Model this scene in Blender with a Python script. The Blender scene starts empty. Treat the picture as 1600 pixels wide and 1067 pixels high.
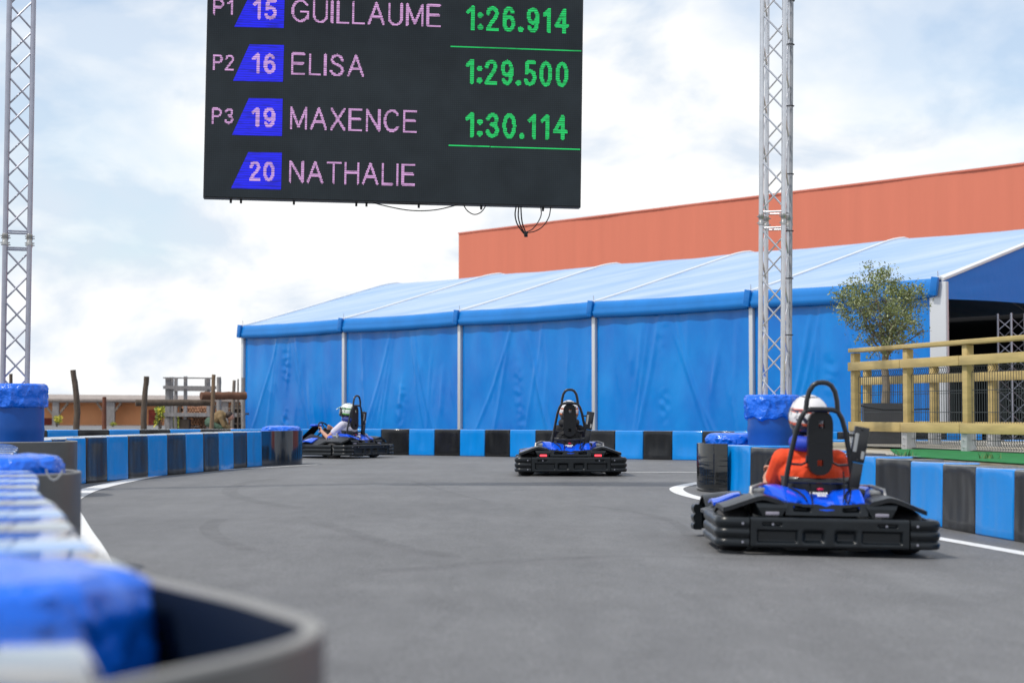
import bpy, bmesh, math, random
from mathutils import Vector, Matrix, noise
R = math.radians
random.seed(11)
S = bpy.context.scene
COL = S.collection

# ------------------------------------------------------------------ camera, sky, sun, exposure
FPX, CAMH = 2800.0, 0.80
PITCH = math.atan(110.5 / FPX)
cam = bpy.data.cameras.new("camera"); cam.lens = 63.0; cam.sensor_width = 36.0
cam.clip_start = 0.05; cam.clip_end = 5000
cam.dof.use_dof = True; cam.dof.focus_distance = 22.0; cam.dof.aperture_fstop = 2.5
co = bpy.data.objects.new("camera", cam); COL.objects.link(co)
co.location = (0, 0, CAMH); co.rotation_euler = (R(90) + PITCH, 0, 0)
S.camera = co

SUN_EL, SUN_AZ = R(56), math.atan2(-0.80, -0.42)       # azimuth from +Y towards +X
w = bpy.data.worlds.new("World"); S.world = w; w.use_nodes = True
nt = w.node_tree; N = nt.nodes; L = nt.links; N.clear()
sky = N.new("ShaderNodeTexSky"); sky.sky_type = 'NISHITA'; sky.sun_disc = False
sky.sun_elevation = SUN_EL; sky.sun_rotation = SUN_AZ; sky.altitude = 100; sky.dust_density = 0.7
bg1 = N.new("ShaderNodeBackground"); bg1.inputs[1].default_value = 0.15; L.new(sky.outputs[0], bg1.inputs[0])
tc = N.new("ShaderNodeTexCoord")
mp = N.new("ShaderNodeMapping"); mp.inputs['Scale'].default_value = (1.0, 1.0, 2.1); mp.inputs['Location'].default_value = (3.1, 0.4, 0.66)
L.new(tc.outputs['Generated'], mp.inputs[0])
n1 = N.new("ShaderNodeTexNoise"); n1.inputs['Scale'].default_value = 4.6; n1.inputs['Detail'].default_value = 8; n1.inputs['Roughness'].default_value = 0.50; n1.inputs['Distortion'].default_value = 0.25
L.new(mp.outputs[0], n1.inputs[0])
cr = N.new("ShaderNodeValToRGB"); cr.color_ramp.elements[0].position = 0.34; cr.color_ramp.elements[1].position = 0.50
cr.color_ramp.elements[0].color = (0.42, 0.42, 0.42, 1)
sxyz = N.new("ShaderNodeSeparateXYZ"); L.new(tc.outputs['Generated'], sxyz.inputs[0])
el = N.new("ShaderNodeMath"); el.operation = 'MULTIPLY_ADD'; el.inputs[1].default_value = -0.95; el.inputs[2].default_value = 0.13; L.new(sxyz.outputs['Z'], el.inputs[0])
el2 = N.new("ShaderNodeMath"); el2.operation = 'MAXIMUM'; el2.inputs[1].default_value = -0.10; L.new(el.outputs[0], el2.inputs[0])
ads = N.new("ShaderNodeMath"); ads.operation = 'ADD'; L.new(n1.outputs[0], ads.inputs[0]); L.new(el2.outputs[0], ads.inputs[1])
L.new(ads.outputs[0], cr.inputs[0])
n2 = N.new("ShaderNodeTexNoise"); n2.inputs['Scale'].default_value = 9.0; n2.inputs['Detail'].default_value = 8; n2.inputs['Roughness'].default_value = 0.55; n2.inputs['Distortion'].default_value = 0.3
mp2 = N.new("ShaderNodeMapping"); mp2.inputs['Scale'].default_value = (1.0, 1.0, 1.9); mp2.inputs['Location'].default_value = (7.3, 2.1, 1.2)
L.new(tc.outputs['Generated'], mp2.inputs[0]); L.new(mp2.outputs[0], n2.inputs[0])
cr2 = N.new("ShaderNodeValToRGB")
cr2.color_ramp.elements[0].position = 0.40; cr2.color_ramp.elements[0].color = (0.68, 0.755, 0.85, 1)
cr2.color_ramp.elements[1].position = 0.53; cr2.color_ramp.elements[1].color = (0.955, 0.96, 0.955, 1)
L.new(n2.outputs[0], cr2.inputs[0])
bg2 = N.new("ShaderNodeBackground"); bg2.inputs[1].default_value = 1.0; L.new(cr2.outputs[0], bg2.inputs[0])
mx = N.new("ShaderNodeMixShader"); L.new(cr.outputs[0], mx.inputs[0]); L.new(bg1.outputs[0], mx.inputs[1]); L.new(bg2.outputs[0], mx.inputs[2])
wo = N.new("ShaderNodeOutputWorld"); L.new(mx.outputs[0], wo.inputs[0])

sl = bpy.data.lights.new("sun", 'SUN'); sl.energy = 2.5; sl.angle = R(3); sl.color = (1.0, 0.95, 0.87)
so = bpy.data.objects.new("sun", sl); COL.objects.link(so)
sd = Vector((math.sin(SUN_AZ) * math.cos(SUN_EL), math.cos(SUN_AZ) * math.cos(SUN_EL), math.sin(SUN_EL)))
so.rotation_euler = sd.to_track_quat('Z', 'Y').to_euler(); so.location = sd * 60

S.view_settings.view_transform = 'Standard'; S.view_settings.look = 'None'
S.view_settings.exposure = 0.15; S.view_settings.gamma = 1.0; S.view_settings.use_curve_mapping = False
S.render.engine = 'CYCLES'
S.cycles.use_denoising = True
S.cycles.max_bounces = 8; S.cycles.transparent_max_bounces = 12

# ------------------------------------------------------------------ helpers
def ray(px, py):
    u = (px - 800) / FPX; v = (533.5 - py) / FPX
    c, s = math.cos(PITCH), math.sin(PITCH)
    return Vector((u, c - v * s, s + v * c))
def onz(px, py, z=0.0):
    r = ray(px, py); t = (z - CAMH) / r.z
    return Vector((r.x * t, r.y * t, z))
def ond(px, py, d):
    r = ray(px, py); t = d / r.y
    return Vector((r.x * t, d, CAMH + r.z * t))

MATS = {}
def mat(name, col, rough=0.5, metal=0.0, var=0.0, vscale=4.0, bump=0.0, bscale=30.0, bdist=0.01, stretch=(1, 1, 1), spec=0.5,
        coat=0.0, bdet=4.0, rotz=0.0, emit=None, estr=0.0, col2=None, rvar=0.0, detail=5.0):
    if name in MATS: return MATS[name]
    m = bpy.data.materials.new(name); m.use_nodes = True
    t = m.node_tree; p = t.nodes['Principled BSDF']
    p.inputs['Base Color'].default_value = (*col, 1); p.inputs['Roughness'].default_value = rough
    p.inputs['Metallic'].default_value = metal; p.inputs['Specular IOR Level'].default_value = spec
    p.inputs['Coat Weight'].default_value = coat; p.inputs['Coat Roughness'].default_value = 0.08
    if emit: p.inputs['Emission Color'].default_value = (*emit, 1); p.inputs['Emission Strength'].default_value = estr
    tcn = t.nodes.new("ShaderNodeTexCoord"); mpn = t.nodes.new("ShaderNodeMapping"); mpn.inputs['Scale'].default_value = stretch; mpn.inputs['Rotation'].default_value = (0, 0, rotz)
    t.links.new(tcn.outputs['Object'], mpn.inputs[0])
    oi = t.nodes.new("ShaderNodeObjectInfo")
    mul = t.nodes.new("ShaderNodeMath"); mul.operation = 'MULTIPLY'; mul.inputs[1].default_value = 37.0
    t.links.new(oi.outputs['Random'], mul.inputs[0]); t.links.new(mul.outputs[0], mpn.inputs['Location'])
    if var > 0 or col2 or rvar > 0:
        nz = t.nodes.new("ShaderNodeTexNoise"); nz.inputs['Scale'].default_value = vscale; nz.inputs['Detail'].default_value = detail
        nz.inputs['Roughness'].default_value = 0.6
        t.links.new(mpn.outputs[0], nz.inputs[0])
        if var > 0 or col2:
            rp = t.nodes.new("ShaderNodeValToRGB")
            a = tuple(c * (1 - var) for c in col); b = col2 or tuple(min(1, c * (1 + var)) for c in col)
            rp.color_ramp.elements[0].color = (*a, 1); rp.color_ramp.elements[1].color = (*b, 1)
            rp.color_ramp.elements[0].position = 0.3; rp.color_ramp.elements[1].position = 0.7
            t.links.new(nz.outputs[0], rp.inputs[0]); t.links.new(rp.outputs[0], p.inputs['Base Color'])
        if rvar > 0:
            mr = t.nodes.new("ShaderNodeMapRange"); mr.inputs[3].default_value = max(0.02, rough - rvar); mr.inputs[4].default_value = min(1, rough + rvar)
            t.links.new(nz.outputs[0], mr.inputs[0]); t.links.new(mr.outputs[0], p.inputs['Roughness'])
    if bump > 0:
        nb = t.nodes.new("ShaderNodeTexNoise"); nb.inputs['Scale'].default_value = bscale; nb.inputs['Detail'].default_value = bdet
        t.links.new(mpn.outputs[0], nb.inputs[0])
        bp = t.nodes.new("ShaderNodeBump"); bp.inputs['Strength'].default_value = bump; bp.inputs['Distance'].default_value = bdist
        t.links.new(nb.outputs[0], bp.inputs['Height']); t.links.new(bp.outputs[0], p.inputs['Normal'])
    MATS[name] = m
    return m

class MB:
    """collects pieces; build() links them as one mesh object"""
    def __init__(s): s.v = []; s.f = []; s.mi = []; s.cur = 0
    def add(s, vs, fs, M=None):
        o = len(s.v)
        s.v += [tuple(M @ Vector(v)) if M else tuple(v) for v in vs]
        s.f += [tuple(i + o for i in f) for f in fs]; s.mi += [s.cur] * len(fs)
        return s
    def box(s, lo, hi, M=None):
        (a, b, c), (d, e, f) = lo, hi
        vs = [(a, b, c), (d, b, c), (d, e, c), (a, e, c), (a, b, f), (d, b, f), (d, e, f), (a, e, f)]
        return s.add(vs, [(0, 3, 2, 1), (4, 5, 6, 7), (0, 1, 5, 4), (1, 2, 6, 5), (2, 3, 7, 6), (3, 0, 4, 7)], M)
    def rbox(s, lo, hi, r=0.01, seg=2, M=None):
        bm = bmesh.new(); bmesh.ops.create_cube(bm, size=1)
        c = [(lo[i] + hi[i]) / 2 for i in range(3)]; d = [hi[i] - lo[i] for i in range(3)]
        for v in bm.verts: v.co = Vector([v.co[i] * d[i] + c[i] for i in range(3)])
        bmesh.ops.bevel(bm, geom=list(bm.edges), offset=min(r, min(d) * 0.49), segments=seg, affect='EDGES', profile=0.5)
        bm.verts.index_update()
        s.add([v.co[:] for v in bm.verts], [[v.index for v in f.verts] for f in bm.faces], M); bm.free(); return s
    def beam(s, a, b, wx, wz, up=(0, 0, 1), r=0.0):
        a, b = Vector(a), Vector(b); z = (b - a); ln = z.length; z.normalize()
        x = Vector(up).cross(z)
        if x.length < 1e-4: x = Vector((1, 0, 0)).cross(z)
        x.normalize(); y = z.cross(x)
        M = Matrix((x, y, z)).transposed().to_4x4(); M.translation = a
        if r > 0: return s.rbox((-wx / 2, -wz / 2, 0), (wx / 2, wz / 2, ln), r, 2, M)
        return s.box((-wx / 2, -wz / 2, 0), (wx / 2, wz / 2, ln), M)
    def tube(s, pts, r, n=10, cap=True, closed=False):
        pts = [Vector(p) for p in pts]; m = len(pts)
        rs = r if isinstance(r, (list, tuple)) else [r] * m
        ref = None; rings = []
        for i, p in enumerate(pts):
            if closed: t = pts[(i + 1) % m] - pts[i - 1]
            else: t = pts[min(i + 1, m - 1)] - pts[max(i - 1, 0)]
            t.normalize()
            if ref is None: ref = t.orthogonal().normalized()
            ref = (ref - t * ref.dot(t))
            if ref.length < 1e-5: ref = t.orthogonal()
            ref.normalize(); b = t.cross(ref)
            rings.append([p + (ref * math.cos(2 * math.pi * k / n) + b * math.sin(2 * math.pi * k / n)) * rs[i] for k in range(n)])
        return s.loft(rings, cap and not closed, closed)
    def loft(s, rings, cap=True, closed=False, ringclosed=True):
        n = len(rings[0]); m = len(rings); vs = [v for r in rings for v in r]; fs = []
        for i in range(m if closed else m - 1):
            for k in range(n if ringclosed else n - 1):
                a = i * n + k; b = i * n + (k + 1) % n; c = ((i + 1) % m) * n + (k + 1) % n; d = ((i + 1) % m) * n + k
                fs.append((a, b, c, d))
        if cap: fs.append(tuple(range(n - 1, -1, -1))); fs.append(tuple((m - 1) * n + k for k in range(n)))
        return s.add(vs, fs)
    def lathe(s, prof, c=(0, 0, 0), n=32, fn=None, cap=True):
        rings = []
        for (r, z) in prof:
            ring = []
            for k in range(n):
                a = 2 * math.pi * k / n; rr, zz = (fn(a, r, z) if fn else (r, z))
                ring.append((c[0] + rr * math.cos(a), c[1] + rr * math.sin(a), c[2] + zz))
            rings.append(ring)
        return s.loft(rings, cap)
    def cap(s, p0, p1, r0, r1, n=12, hs=4):
        """tapered capsule"""
        p0, p1 = Vector(p0), Vector(p1); d = p1 - p0
        t = d.normalized() if d.length > 1e-6 else Vector((0, 0, 1))
        x = t.orthogonal().normalized(); y = t.cross(x); rings = []
        for i in range(hs + 1):
            a = -math.pi / 2 + (math.pi / 2) * i / hs + (0.12 if i == 0 else 0)
            rings.append((p0 + t * (r0 * math.sin(a)), r0 * math.cos(a)))
        for i in range(hs + 1):
            a = (math.pi / 2) * i / hs - (0.12 if i == hs else 0)
            rings.append((p1 + t * (r1 * math.sin(a)), r1 * math.cos(a)))
        return s.loft([[c + (x * math.cos(2 * math.pi * k / n) + y * math.sin(2 * math.pi * k / n)) * r for k in range(n)] for c, r in rings])
    def ell(s, c, rad, nu=24, nv=14, M=None, fn=None):
        vs = []; fs = []
        for j in range(nv + 1):
            th = math.pi * min(max(j / nv, 0.004), 0.996)
            for i in range(nu):
                ph = 2 * math.pi * i / nu
                d = Vector((math.sin(th) * math.cos(ph), math.sin(th) * math.sin(ph), math.cos(th)))
                k = fn(d) if fn else 1
                vs.append((c[0] + d.x * rad[0] * k, c[1] + d.y * rad[1] * k, c[2] + d.z * rad[2] * k))
        for j in range(nv):
            for i in range(nu):
                fs.append((j * nu + i, (j + 1) * nu + i, (j + 1) * nu + (i + 1) % nu, j * nu + (i + 1) % nu))
        fs.append(tuple(range(nu))); fs.append(tuple(nv * nu + i for i in range(nu - 1, -1, -1)))
        return s.add(vs, fs, M)
    def plate(s, grid, off):
        """grid of points (rows) thickened by the vector off"""
        m, n = len(grid), len(grid[0]); off = Vector(off)
        top = [Vector(p) for r in grid for p in r]; bot = [p - off for p in top]; o = m * n; fs = []
        for i in range(m - 1):
            for k in range(n - 1):
                a, b, c, d = i * n + k, i * n + k + 1, (i + 1) * n + k + 1, (i + 1) * n + k
                fs.append((a, b, c, d)); fs.append((o + d, o + c, o + b, o + a))
        for i in range(m - 1):
            a, d = i * n, (i + 1) * n; fs.append((a, d, o + d, o + a))
            a, d = i * n + n - 1, (i + 1) * n + n - 1; fs.append((d, a, o + a, o + d))
        for k in range(n - 1):
            a, b = k, k + 1; fs.append((b, a, o + a, o + b))
            a, b = (m - 1) * n + k, (m - 1) * n + k + 1; fs.append((a, b, o + b, o + a))
        return s.add(top + bot, fs)
    def mesh(s, name, mats, smooth=True, angle=40):
        me = bpy.data.meshes.new(name); me.from_pydata(s.v, [], s.f)
        for m in (mats if isinstance(mats, (list, tuple)) else [mats]): me.materials.append(m)
        me.polygons.foreach_set("material_index", s.mi)
        bm = bmesh.new(); bm.from_mesh(me); bmesh.ops.recalc_face_normals(bm, faces=bm.faces)
        ca = math.cos(R(angle))
        for e in bm.edges:
            if len(e.link_faces) == 2 and e.link_faces[0].normal.dot(e.link_faces[1].normal) < ca: e.smooth = False
        for f in bm.faces: f.smooth = smooth
        bm.to_mesh(me); bm.free(); me.update(); return me
    def build(s, name, mats, parent=None, smooth=True, angle=40, label=None):
        o = bpy.data.objects.new(name, s.mesh(name, mats, smooth, angle)); COL.objects.link(o)
        if parent: o.parent = parent
        if label: o['label'] = label
        return o
    def remesh(s, name, mats, parent=None, voxel=0.008, it=3, label=None):
        o = s.build(name, mats)
        md = o.modifiers.new("r", 'REMESH'); md.mode = 'VOXEL'; md.voxel_size = voxel
        sm = o.modifiers.new("s", 'SMOOTH'); sm.iterations = it; sm.factor = 0.5
        dg = bpy.context.evaluated_depsgraph_get(); dg.update()
        me = bpy.data.meshes.new_from_object(o.evaluated_get(dg))
        o.modifiers.clear(); o.data = me
        me.materials.clear()
        for m in (mats if isinstance(mats, (list, tuple)) else [mats]): me.materials.append(m)
        for p in me.polygons: p.use_smooth = True
        if parent: o.parent = parent
        if label: o['label'] = label
        return o

def tag(o, label=None, cat=None, group=None, kind=None):
    if label: o['label'] = label
    if cat: o['category'] = cat
    if group: o['group'] = group
    if kind: o['kind'] = kind
    return o
def thing(name, label, cat, loc=(0, 0, 0), rz=0.0, group=None):
    o = bpy.data.objects.new(name, None); COL.objects.link(o); o.empty_display_size = 0.1
    o.location = loc; o.rotation_euler = (0, 0, rz); return tag(o, label, cat, group)
def copy_tree(o, parent=None):
    c = o.copy(); COL.objects.link(c)
    if parent: c.parent = parent
    for ch in list(o.children): copy_tree(ch, c)
    return c
def spline(pts, step):
    """Catmull-Rom resampled at equal arc length; returns points and tangents"""
    pts = [Vector((p[0], p[1], 0)) for p in pts]; P = [pts[0] * 2 - pts[1]] + pts + [pts[-1] * 2 - pts[-2]]
    dense = []
    for i in range(1, len(P) - 2):
        for k in range(40):
            t = k / 40; a, b, c, d = P[i - 1:i + 3]
            dense.append(0.5 * ((2 * b) + (c - a) * t + (2 * a - 5 * b + 4 * c - d) * t * t + (3 * b - a - 3 * c + d) * t ** 3))
    dense.append(pts[-1]); out = [dense[0]]; acc = 0
    for a, b in zip(dense, dense[1:]):
        s = (b - a).length
        while acc + s >= step and s > 0:
            a = a + (b - a) * ((step - acc) / s); out.append(a.copy()); s = (b - a).length; acc = 0
        acc += s
    return out
ORD = ["first", "second", "third", "fourth", "fifth", "sixth", "seventh", "eighth", "ninth", "tenth", "eleventh", "twelfth", "thirteenth",
       "fourteenth", "fifteenth", "sixteenth", "seventeenth", "eighteenth", "nineteenth", "twentieth"]
def ordw(i): return ORD[i] if i < 20 else ("twenty-" + ORD[i - 20] if i < 29 else ("thirtieth" if i == 29 else "thirty-" + ORD[i - 30]))

# ------------------------------------------------------------------ materials
def asphalt():
    m = bpy.data.materials.new("asphalt"); m.use_nodes = True; t = m.node_tree; p = t.nodes['Principled BSDF']
    tcn = t.nodes.new("ShaderNodeTexCoord")
    def nz(sc, det, st=(1, 1, 1)):
        mp_ = t.nodes.new("ShaderNodeMapping"); mp_.inputs['Scale'].default_value = st; t.links.new(tcn.outputs['Object'], mp_.inputs[0])
        n = t.nodes.new("ShaderNodeTexNoise"); n.inputs['Scale'].default_value = sc; n.inputs['Detail'].default_value = det; n.inputs['Roughness'].default_value = 0.65
        t.links.new(mp_.outputs[0], n.inputs[0]); return n
    big = nz(0.55, 6); fine = nz(90, 3); mid = nz(6.0, 6, (1, 0.35, 1))
    def ramp(n, a, b, lo=0.3, hi=0.7):
        r = t.nodes.new("ShaderNodeValToRGB"); r.color_ramp.elements[0].color = (a, a, a, 1); r.color_ramp.elements[1].color = (b, b, b, 1)
        r.color_ramp.elements[0].position = lo; r.color_ramp.elements[1].position = hi; t.links.new(n.outputs[0], r.inputs[0]); return r
    base = t.nodes.new("ShaderNodeRGB"); base.outputs[0].default_value = (0.150, 0.150, 0.153, 1)
    cur = base.outputs[0]
    for r in (ramp(big, 0.85, 1.12), ramp(mid, 0.88, 1.09), ramp(fine, 0.45, 1.55), ramp(nz(260, 2), .7, 1.3), ramp(nz(2.2, 7, (1, .12, 1)), .90, 1.10)):
        mxn = t.nodes.new("ShaderNodeMix"); mxn.data_type = 'RGBA'; mxn.blend_type = 'MULTIPLY'; mxn.inputs[0].default_value = 1.0
        t.links.new(cur, mxn.inputs[6]); t.links.new(r.outputs[0], mxn.inputs[7]); cur = mxn.outputs[2]
    t.links.new(cur, p.inputs['Base Color'])
    p.inputs['Roughness'].default_value = 0.62; p.inputs['Specular IOR Level'].default_value = 0.5
    bp = t.nodes.new("ShaderNodeBump"); bp.inputs['Strength'].default_value = 0.5; bp.inputs['Distance'].default_value = 0.006
    t.links.new(fine.outputs[0], bp.inputs['Height']); t.links.new(bp.outputs[0], p.inputs['Normal'])
    return m
def alpha_mat(name, col, rough, scale, lo, hi, amax, stretch=(1, 1, 1)):
    m = mat(name, col, rough); t = m.node_tree; p = t.nodes['Principled BSDF']
    tcn = t.nodes.new("ShaderNodeTexCoord"); mp_ = t.nodes.new("ShaderNodeMapping"); mp_.inputs['Scale'].default_value = stretch
    t.links.new(tcn.outputs['Object'], mp_.inputs[0])
    n = t.nodes.new("ShaderNodeTexNoise"); n.inputs['Scale'].default_value = scale; n.inputs['Detail'].default_value = 6; n.inputs['Roughness'].default_value = 0.7
    t.links.new(mp_.outputs[0], n.inputs[0])
    r = t.nodes.new("ShaderNodeMapRange"); r.inputs[1].default_value = lo; r.inputs[2].default_value = hi; r.inputs[4].default_value = amax
    t.links.new(n.outputs[0], r.inputs[0]); t.links.new(r.outputs[0], p.inputs['Alpha'])
    return m
M_ASPH = asphalt()
M_LINE = alpha_mat("line_paint", (0.80, 0.80, 0.79), 0.55, 14, 0.22, 0.40, 1.0)
M_SKID = alpha_mat("skid_rubber", (0.045, 0.045, 0.048), 0.8, 9, 0.30, 0.85, 0.20)
M_BBLUE = mat("barrier_blue", (0.001, 0.25, 0.74), 0.22, coat=0.15, spec=0.42, var=0.04, vscale=3, bump=0.3, bscale=1.1, bdist=0.10, bdet=1.0, stretch=(3.6, 3.6, 0.9))
M_TBLUE = mat("barrier_top_blue", (0.001, 0.25, 0.74), 0.10, coat=1.0, spec=0.9, bump=0.06, bscale=5, bdist=0.02)
M_TBLACK = mat("barrier_top_black", (0.016, 0.017, 0.019), 0.10, coat=1.0, spec=0.9, bump=0.06, bscale=5, bdist=0.02)
M_BBLACK = mat("barrier_black", (0.010, 0.011, 0.013), 0.22, coat=0.15, spec=0.42, var=0.1, vscale=3, bump=0.3, bscale=1.1, bdist=0.10, bdet=1.0, stretch=(3.6, 3.6, 0.9))
def scuff(m, col, amt):
    t = m.node_tree; p = t.nodes['Principled BSDF']; src = p.inputs['Base Color'].links[0].from_socket
    tcn = t.nodes.new("ShaderNodeTexCoord"); mp_ = t.nodes.new("ShaderNodeMapping"); mp_.inputs['Scale'].default_value = (2.2, 2.2, 17); t.links.new(tcn.outputs['Object'], mp_.inputs[0])
    oi = t.nodes.new("ShaderNodeObjectInfo"); ml = t.nodes.new("ShaderNodeMath"); ml.operation = 'MULTIPLY'; ml.inputs[1].default_value = 53.0; t.links.new(oi.outputs['Random'], ml.inputs[0]); t.links.new(ml.outputs[0], mp_.inputs['Location'])
    n = t.nodes.new("ShaderNodeTexNoise"); n.inputs['Scale'].default_value = 2.6; n.inputs['Detail'].default_value = 7; n.inputs['Roughness'].default_value = 0.7; t.links.new(mp_.outputs[0], n.inputs[0])
    r = t.nodes.new("ShaderNodeMapRange"); r.inputs[1].default_value = .60; r.inputs[2].default_value = .74; r.inputs[4].default_value = amt; t.links.new(n.outputs[0], r.inputs[0])
    mxn = t.nodes.new("ShaderNodeMix"); mxn.data_type = 'RGBA'; t.links.new(r.outputs[0], mxn.inputs[0]); t.links.new(src, mxn.inputs[6]); mxn.inputs[7].default_value = (*col, 1); t.links.new(mxn.outputs[2], p.inputs['Base Color'])
scuff(M_BBLUE, (.10, .32, .60), .35); scuff(M_BBLACK, (.06, .065, .07), .4)
M_SHEET = mat("grey_rubber_sheet", (0.075, 0.075, 0.073), 0.42, bump=0.15, bscale=4, var=0.15, vscale=5)
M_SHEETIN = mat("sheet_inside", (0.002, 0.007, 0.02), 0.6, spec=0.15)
M_SHEETBLK = mat("black_gloss_sheet", (0.008, 0.009, 0.010), 0.12, coat=0.3, bump=0.14, bscale=3.0, bdist=0.05, bdet=2.0, stretch=(0.5, 0.5, 3.5))
M_TARP = mat("blue_tarp", (0.001, 0.145, 0.80), 0.26, bump=0.7, bscale=11, bdist=0.05, coat=0.2)
M_BARREL = mat("barrel_blue", (0.001, 0.07, 0.34), 0.36, spec=.35, var=0.12, vscale=3, bump=0.1, bscale=8)
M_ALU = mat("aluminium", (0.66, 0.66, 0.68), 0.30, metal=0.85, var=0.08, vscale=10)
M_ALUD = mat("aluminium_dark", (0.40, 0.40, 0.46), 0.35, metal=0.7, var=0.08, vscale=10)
M_BLACK = mat("black_plastic", (0.006, 0.007, 0.009), 0.42, spec=0.35, bump=0.08, bscale=60)
M_BUMP = mat("bumper_plastic", (0.007, 0.010, 0.013), 0.33, spec=0.42, var=0.25, vscale=9, bump=0.06, bscale=40, rvar=0.08)
M_FEND = mat("fender_plastic", (0.010, 0.012, 0.015), 0.33, spec=0.45, var=0.2, vscale=9)
M_KBLUE = mat("kart_blue", (0.001, 0.095, 0.80), 0.16, coat=0.4, bump=0.05, bscale=12)
M_TYRE = mat("tyre_rubber", (0.030, 0.029, 0.031), 0.7, var=0.3, vscale=14)
M_FRAME = mat("black_powdercoat", (0.010, 0.011, 0.014), 0.32, coat=0.2)
M_STEEL = mat("steel", (0.45, 0.44, 0.42), 0.35, metal=0.9)
M_WHITE = mat("white_mark", (0.75, 0.75, 0.75), 0.4)
M_SKIN = mat("skin", (0.52, 0.27, 0.19), 0.5, var=0.1, vscale=14)
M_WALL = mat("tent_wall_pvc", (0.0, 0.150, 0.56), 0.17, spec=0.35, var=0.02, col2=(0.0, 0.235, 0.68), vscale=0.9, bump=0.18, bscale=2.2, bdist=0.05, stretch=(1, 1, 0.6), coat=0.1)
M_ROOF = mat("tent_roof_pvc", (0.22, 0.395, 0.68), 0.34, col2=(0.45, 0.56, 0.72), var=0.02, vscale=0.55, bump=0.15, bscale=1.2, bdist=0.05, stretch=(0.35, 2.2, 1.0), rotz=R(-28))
M_VAL = mat("tent_valance_pvc", (0.006, 0.19, 0.58), 0.30, var=0.08, vscale=1.5)
M_KEDER = mat("white_keder", (0.78, 0.79, 0.80), 0.4)
M_POST = mat("tent_post", (0.60, 0.61, 0.62), 0.35, metal=0.3)
M_RED = mat("salmon_cladding", (0.66, 0.185, 0.11), 0.7, var=0.04, vscale=0.9, stretch=(1.6, 1.6, 0.12), detail=8)
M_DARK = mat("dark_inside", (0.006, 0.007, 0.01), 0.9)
M_PINE = mat("treated_pine", (0.50, 0.375, 0.15), 0.6, var=0.16, vscale=2.5, bump=0.15, bscale=20, stretch=(1, 1, 7.0))
M_GALV = mat("galvanised", (0.50, 0.51, 0.52), 0.45, metal=0.4, var=0.1, vscale=20)
M_WIRE = mat("mesh_wire", (0.045, 0.055, 0.06), 0.45, metal=0.2)
M_TURF = mat("green_turf", (0.014, 0.235, 0.06), 0.9, var=0.22, vscale=5, bump=0.8, bscale=260, bdist=0.02)
M_CONC = mat("pale_concrete", (0.40, 0.37, 0.31), 0.85, var=0.2, vscale=3, bump=0.2)
M_PLANT = mat("planter_grey", (0.055, 0.057, 0.065), 0.55, var=0.1, vscale=6)
M_BARK = mat("olive_bark", (0.23, 0.19, 0.14), 0.85, var=0.3, vscale=12, bump=0.6, bscale=30)
M_LEAF = mat("olive_leaf", (0.19, 0.23, 0.075), 0.5, var=0.45, vscale=7)
M_LEAF2 = mat("olive_leaf_pale", (0.32, 0.35, 0.19), 0.5, var=0.3, vscale=7)
M_OLDW = mat("weathered_wood", (0.20, 0.165, 0.135), 0.85, var=0.35, vscale=5, stretch=(4, 4, 0.8), bump=0.4, bscale=14)
M_OLDW2 = mat("dark_weathered_wood", (0.095, 0.07, 0.052), 0.85, var=0.35, vscale=5, stretch=(4, 4, 0.8), bump=0.4, bscale=14)
M_REDW = mat("red_brown_wood", (0.16, 0.055, 0.028), 0.8, var=0.35, vscale=5, stretch=(4, 4, 0.8))
M_GREYW = mat("grey_wood", (0.25, 0.235, 0.23), 0.85, var=0.3, vscale=5, stretch=(4, 4, 0.8))
M_ORANGE = mat("orange_render", (0.86, 0.38, 0.17), 0.85, var=0.14, vscale=0.35)
M_ROOFG = mat("grey_shingle", (0.33, 0.28, 0.25), 0.85, var=0.25, vscale=2)

# ------------------------------------------------------------------ ground
def sm(a, b, x):
    t = max(0, min(1, (x - a) / (b - a))); return t * t * (3 - 2 * t)
def sheet(name, z, pts, m, label=None, kind='structure'):
    mb = MB(); mb.add([(x, y, z) for x, y in pts], [tuple(range(len(pts)))]); o = mb.build(name, m, smooth=False); o['kind'] = kind; return o
def gz(x, y):
    """the track falls away slightly towards the near right"""
    return -0.12 * sm(-2.0, 3.5, x) * (1 - sm(13.0, 24.0, y))
_xs = [-2500, -400, -60, -20] + [-10 + .5 * k for k in range(61)] + [30, 80, 400, 2500]; _ys = [-60, -10] + [.5 * k for k in range(61)] + [35, 40, 60, 120, 400, 1500, 4000]
mb = MB(); mb.add([(x, y, gz(x, y)) for y in _ys for x in _xs], [(j * len(_xs) + i, j * len(_xs) + i + 1, (j + 1) * len(_xs) + i + 1, (j + 1) * len(_xs) + i) for j in range(len(_ys) - 1) for i in range(len(_xs) - 1)])
mb.build("ground", M_ASPH)['kind'] = 'structure'
def ong(px, py):
    p = onz(px, py)
    for _ in range(8): p = onz(px, py, gz(p.x, p.y))
    return p
def fall(pt):
    """slide a point at z=0 along its sight line down to the sloping ground"""
    x, y = pt; q = 1.0
    for _ in range(8): q = (CAMH - gz(x * q, y * q)) / CAMH
    return (x * q, y * q)

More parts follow.
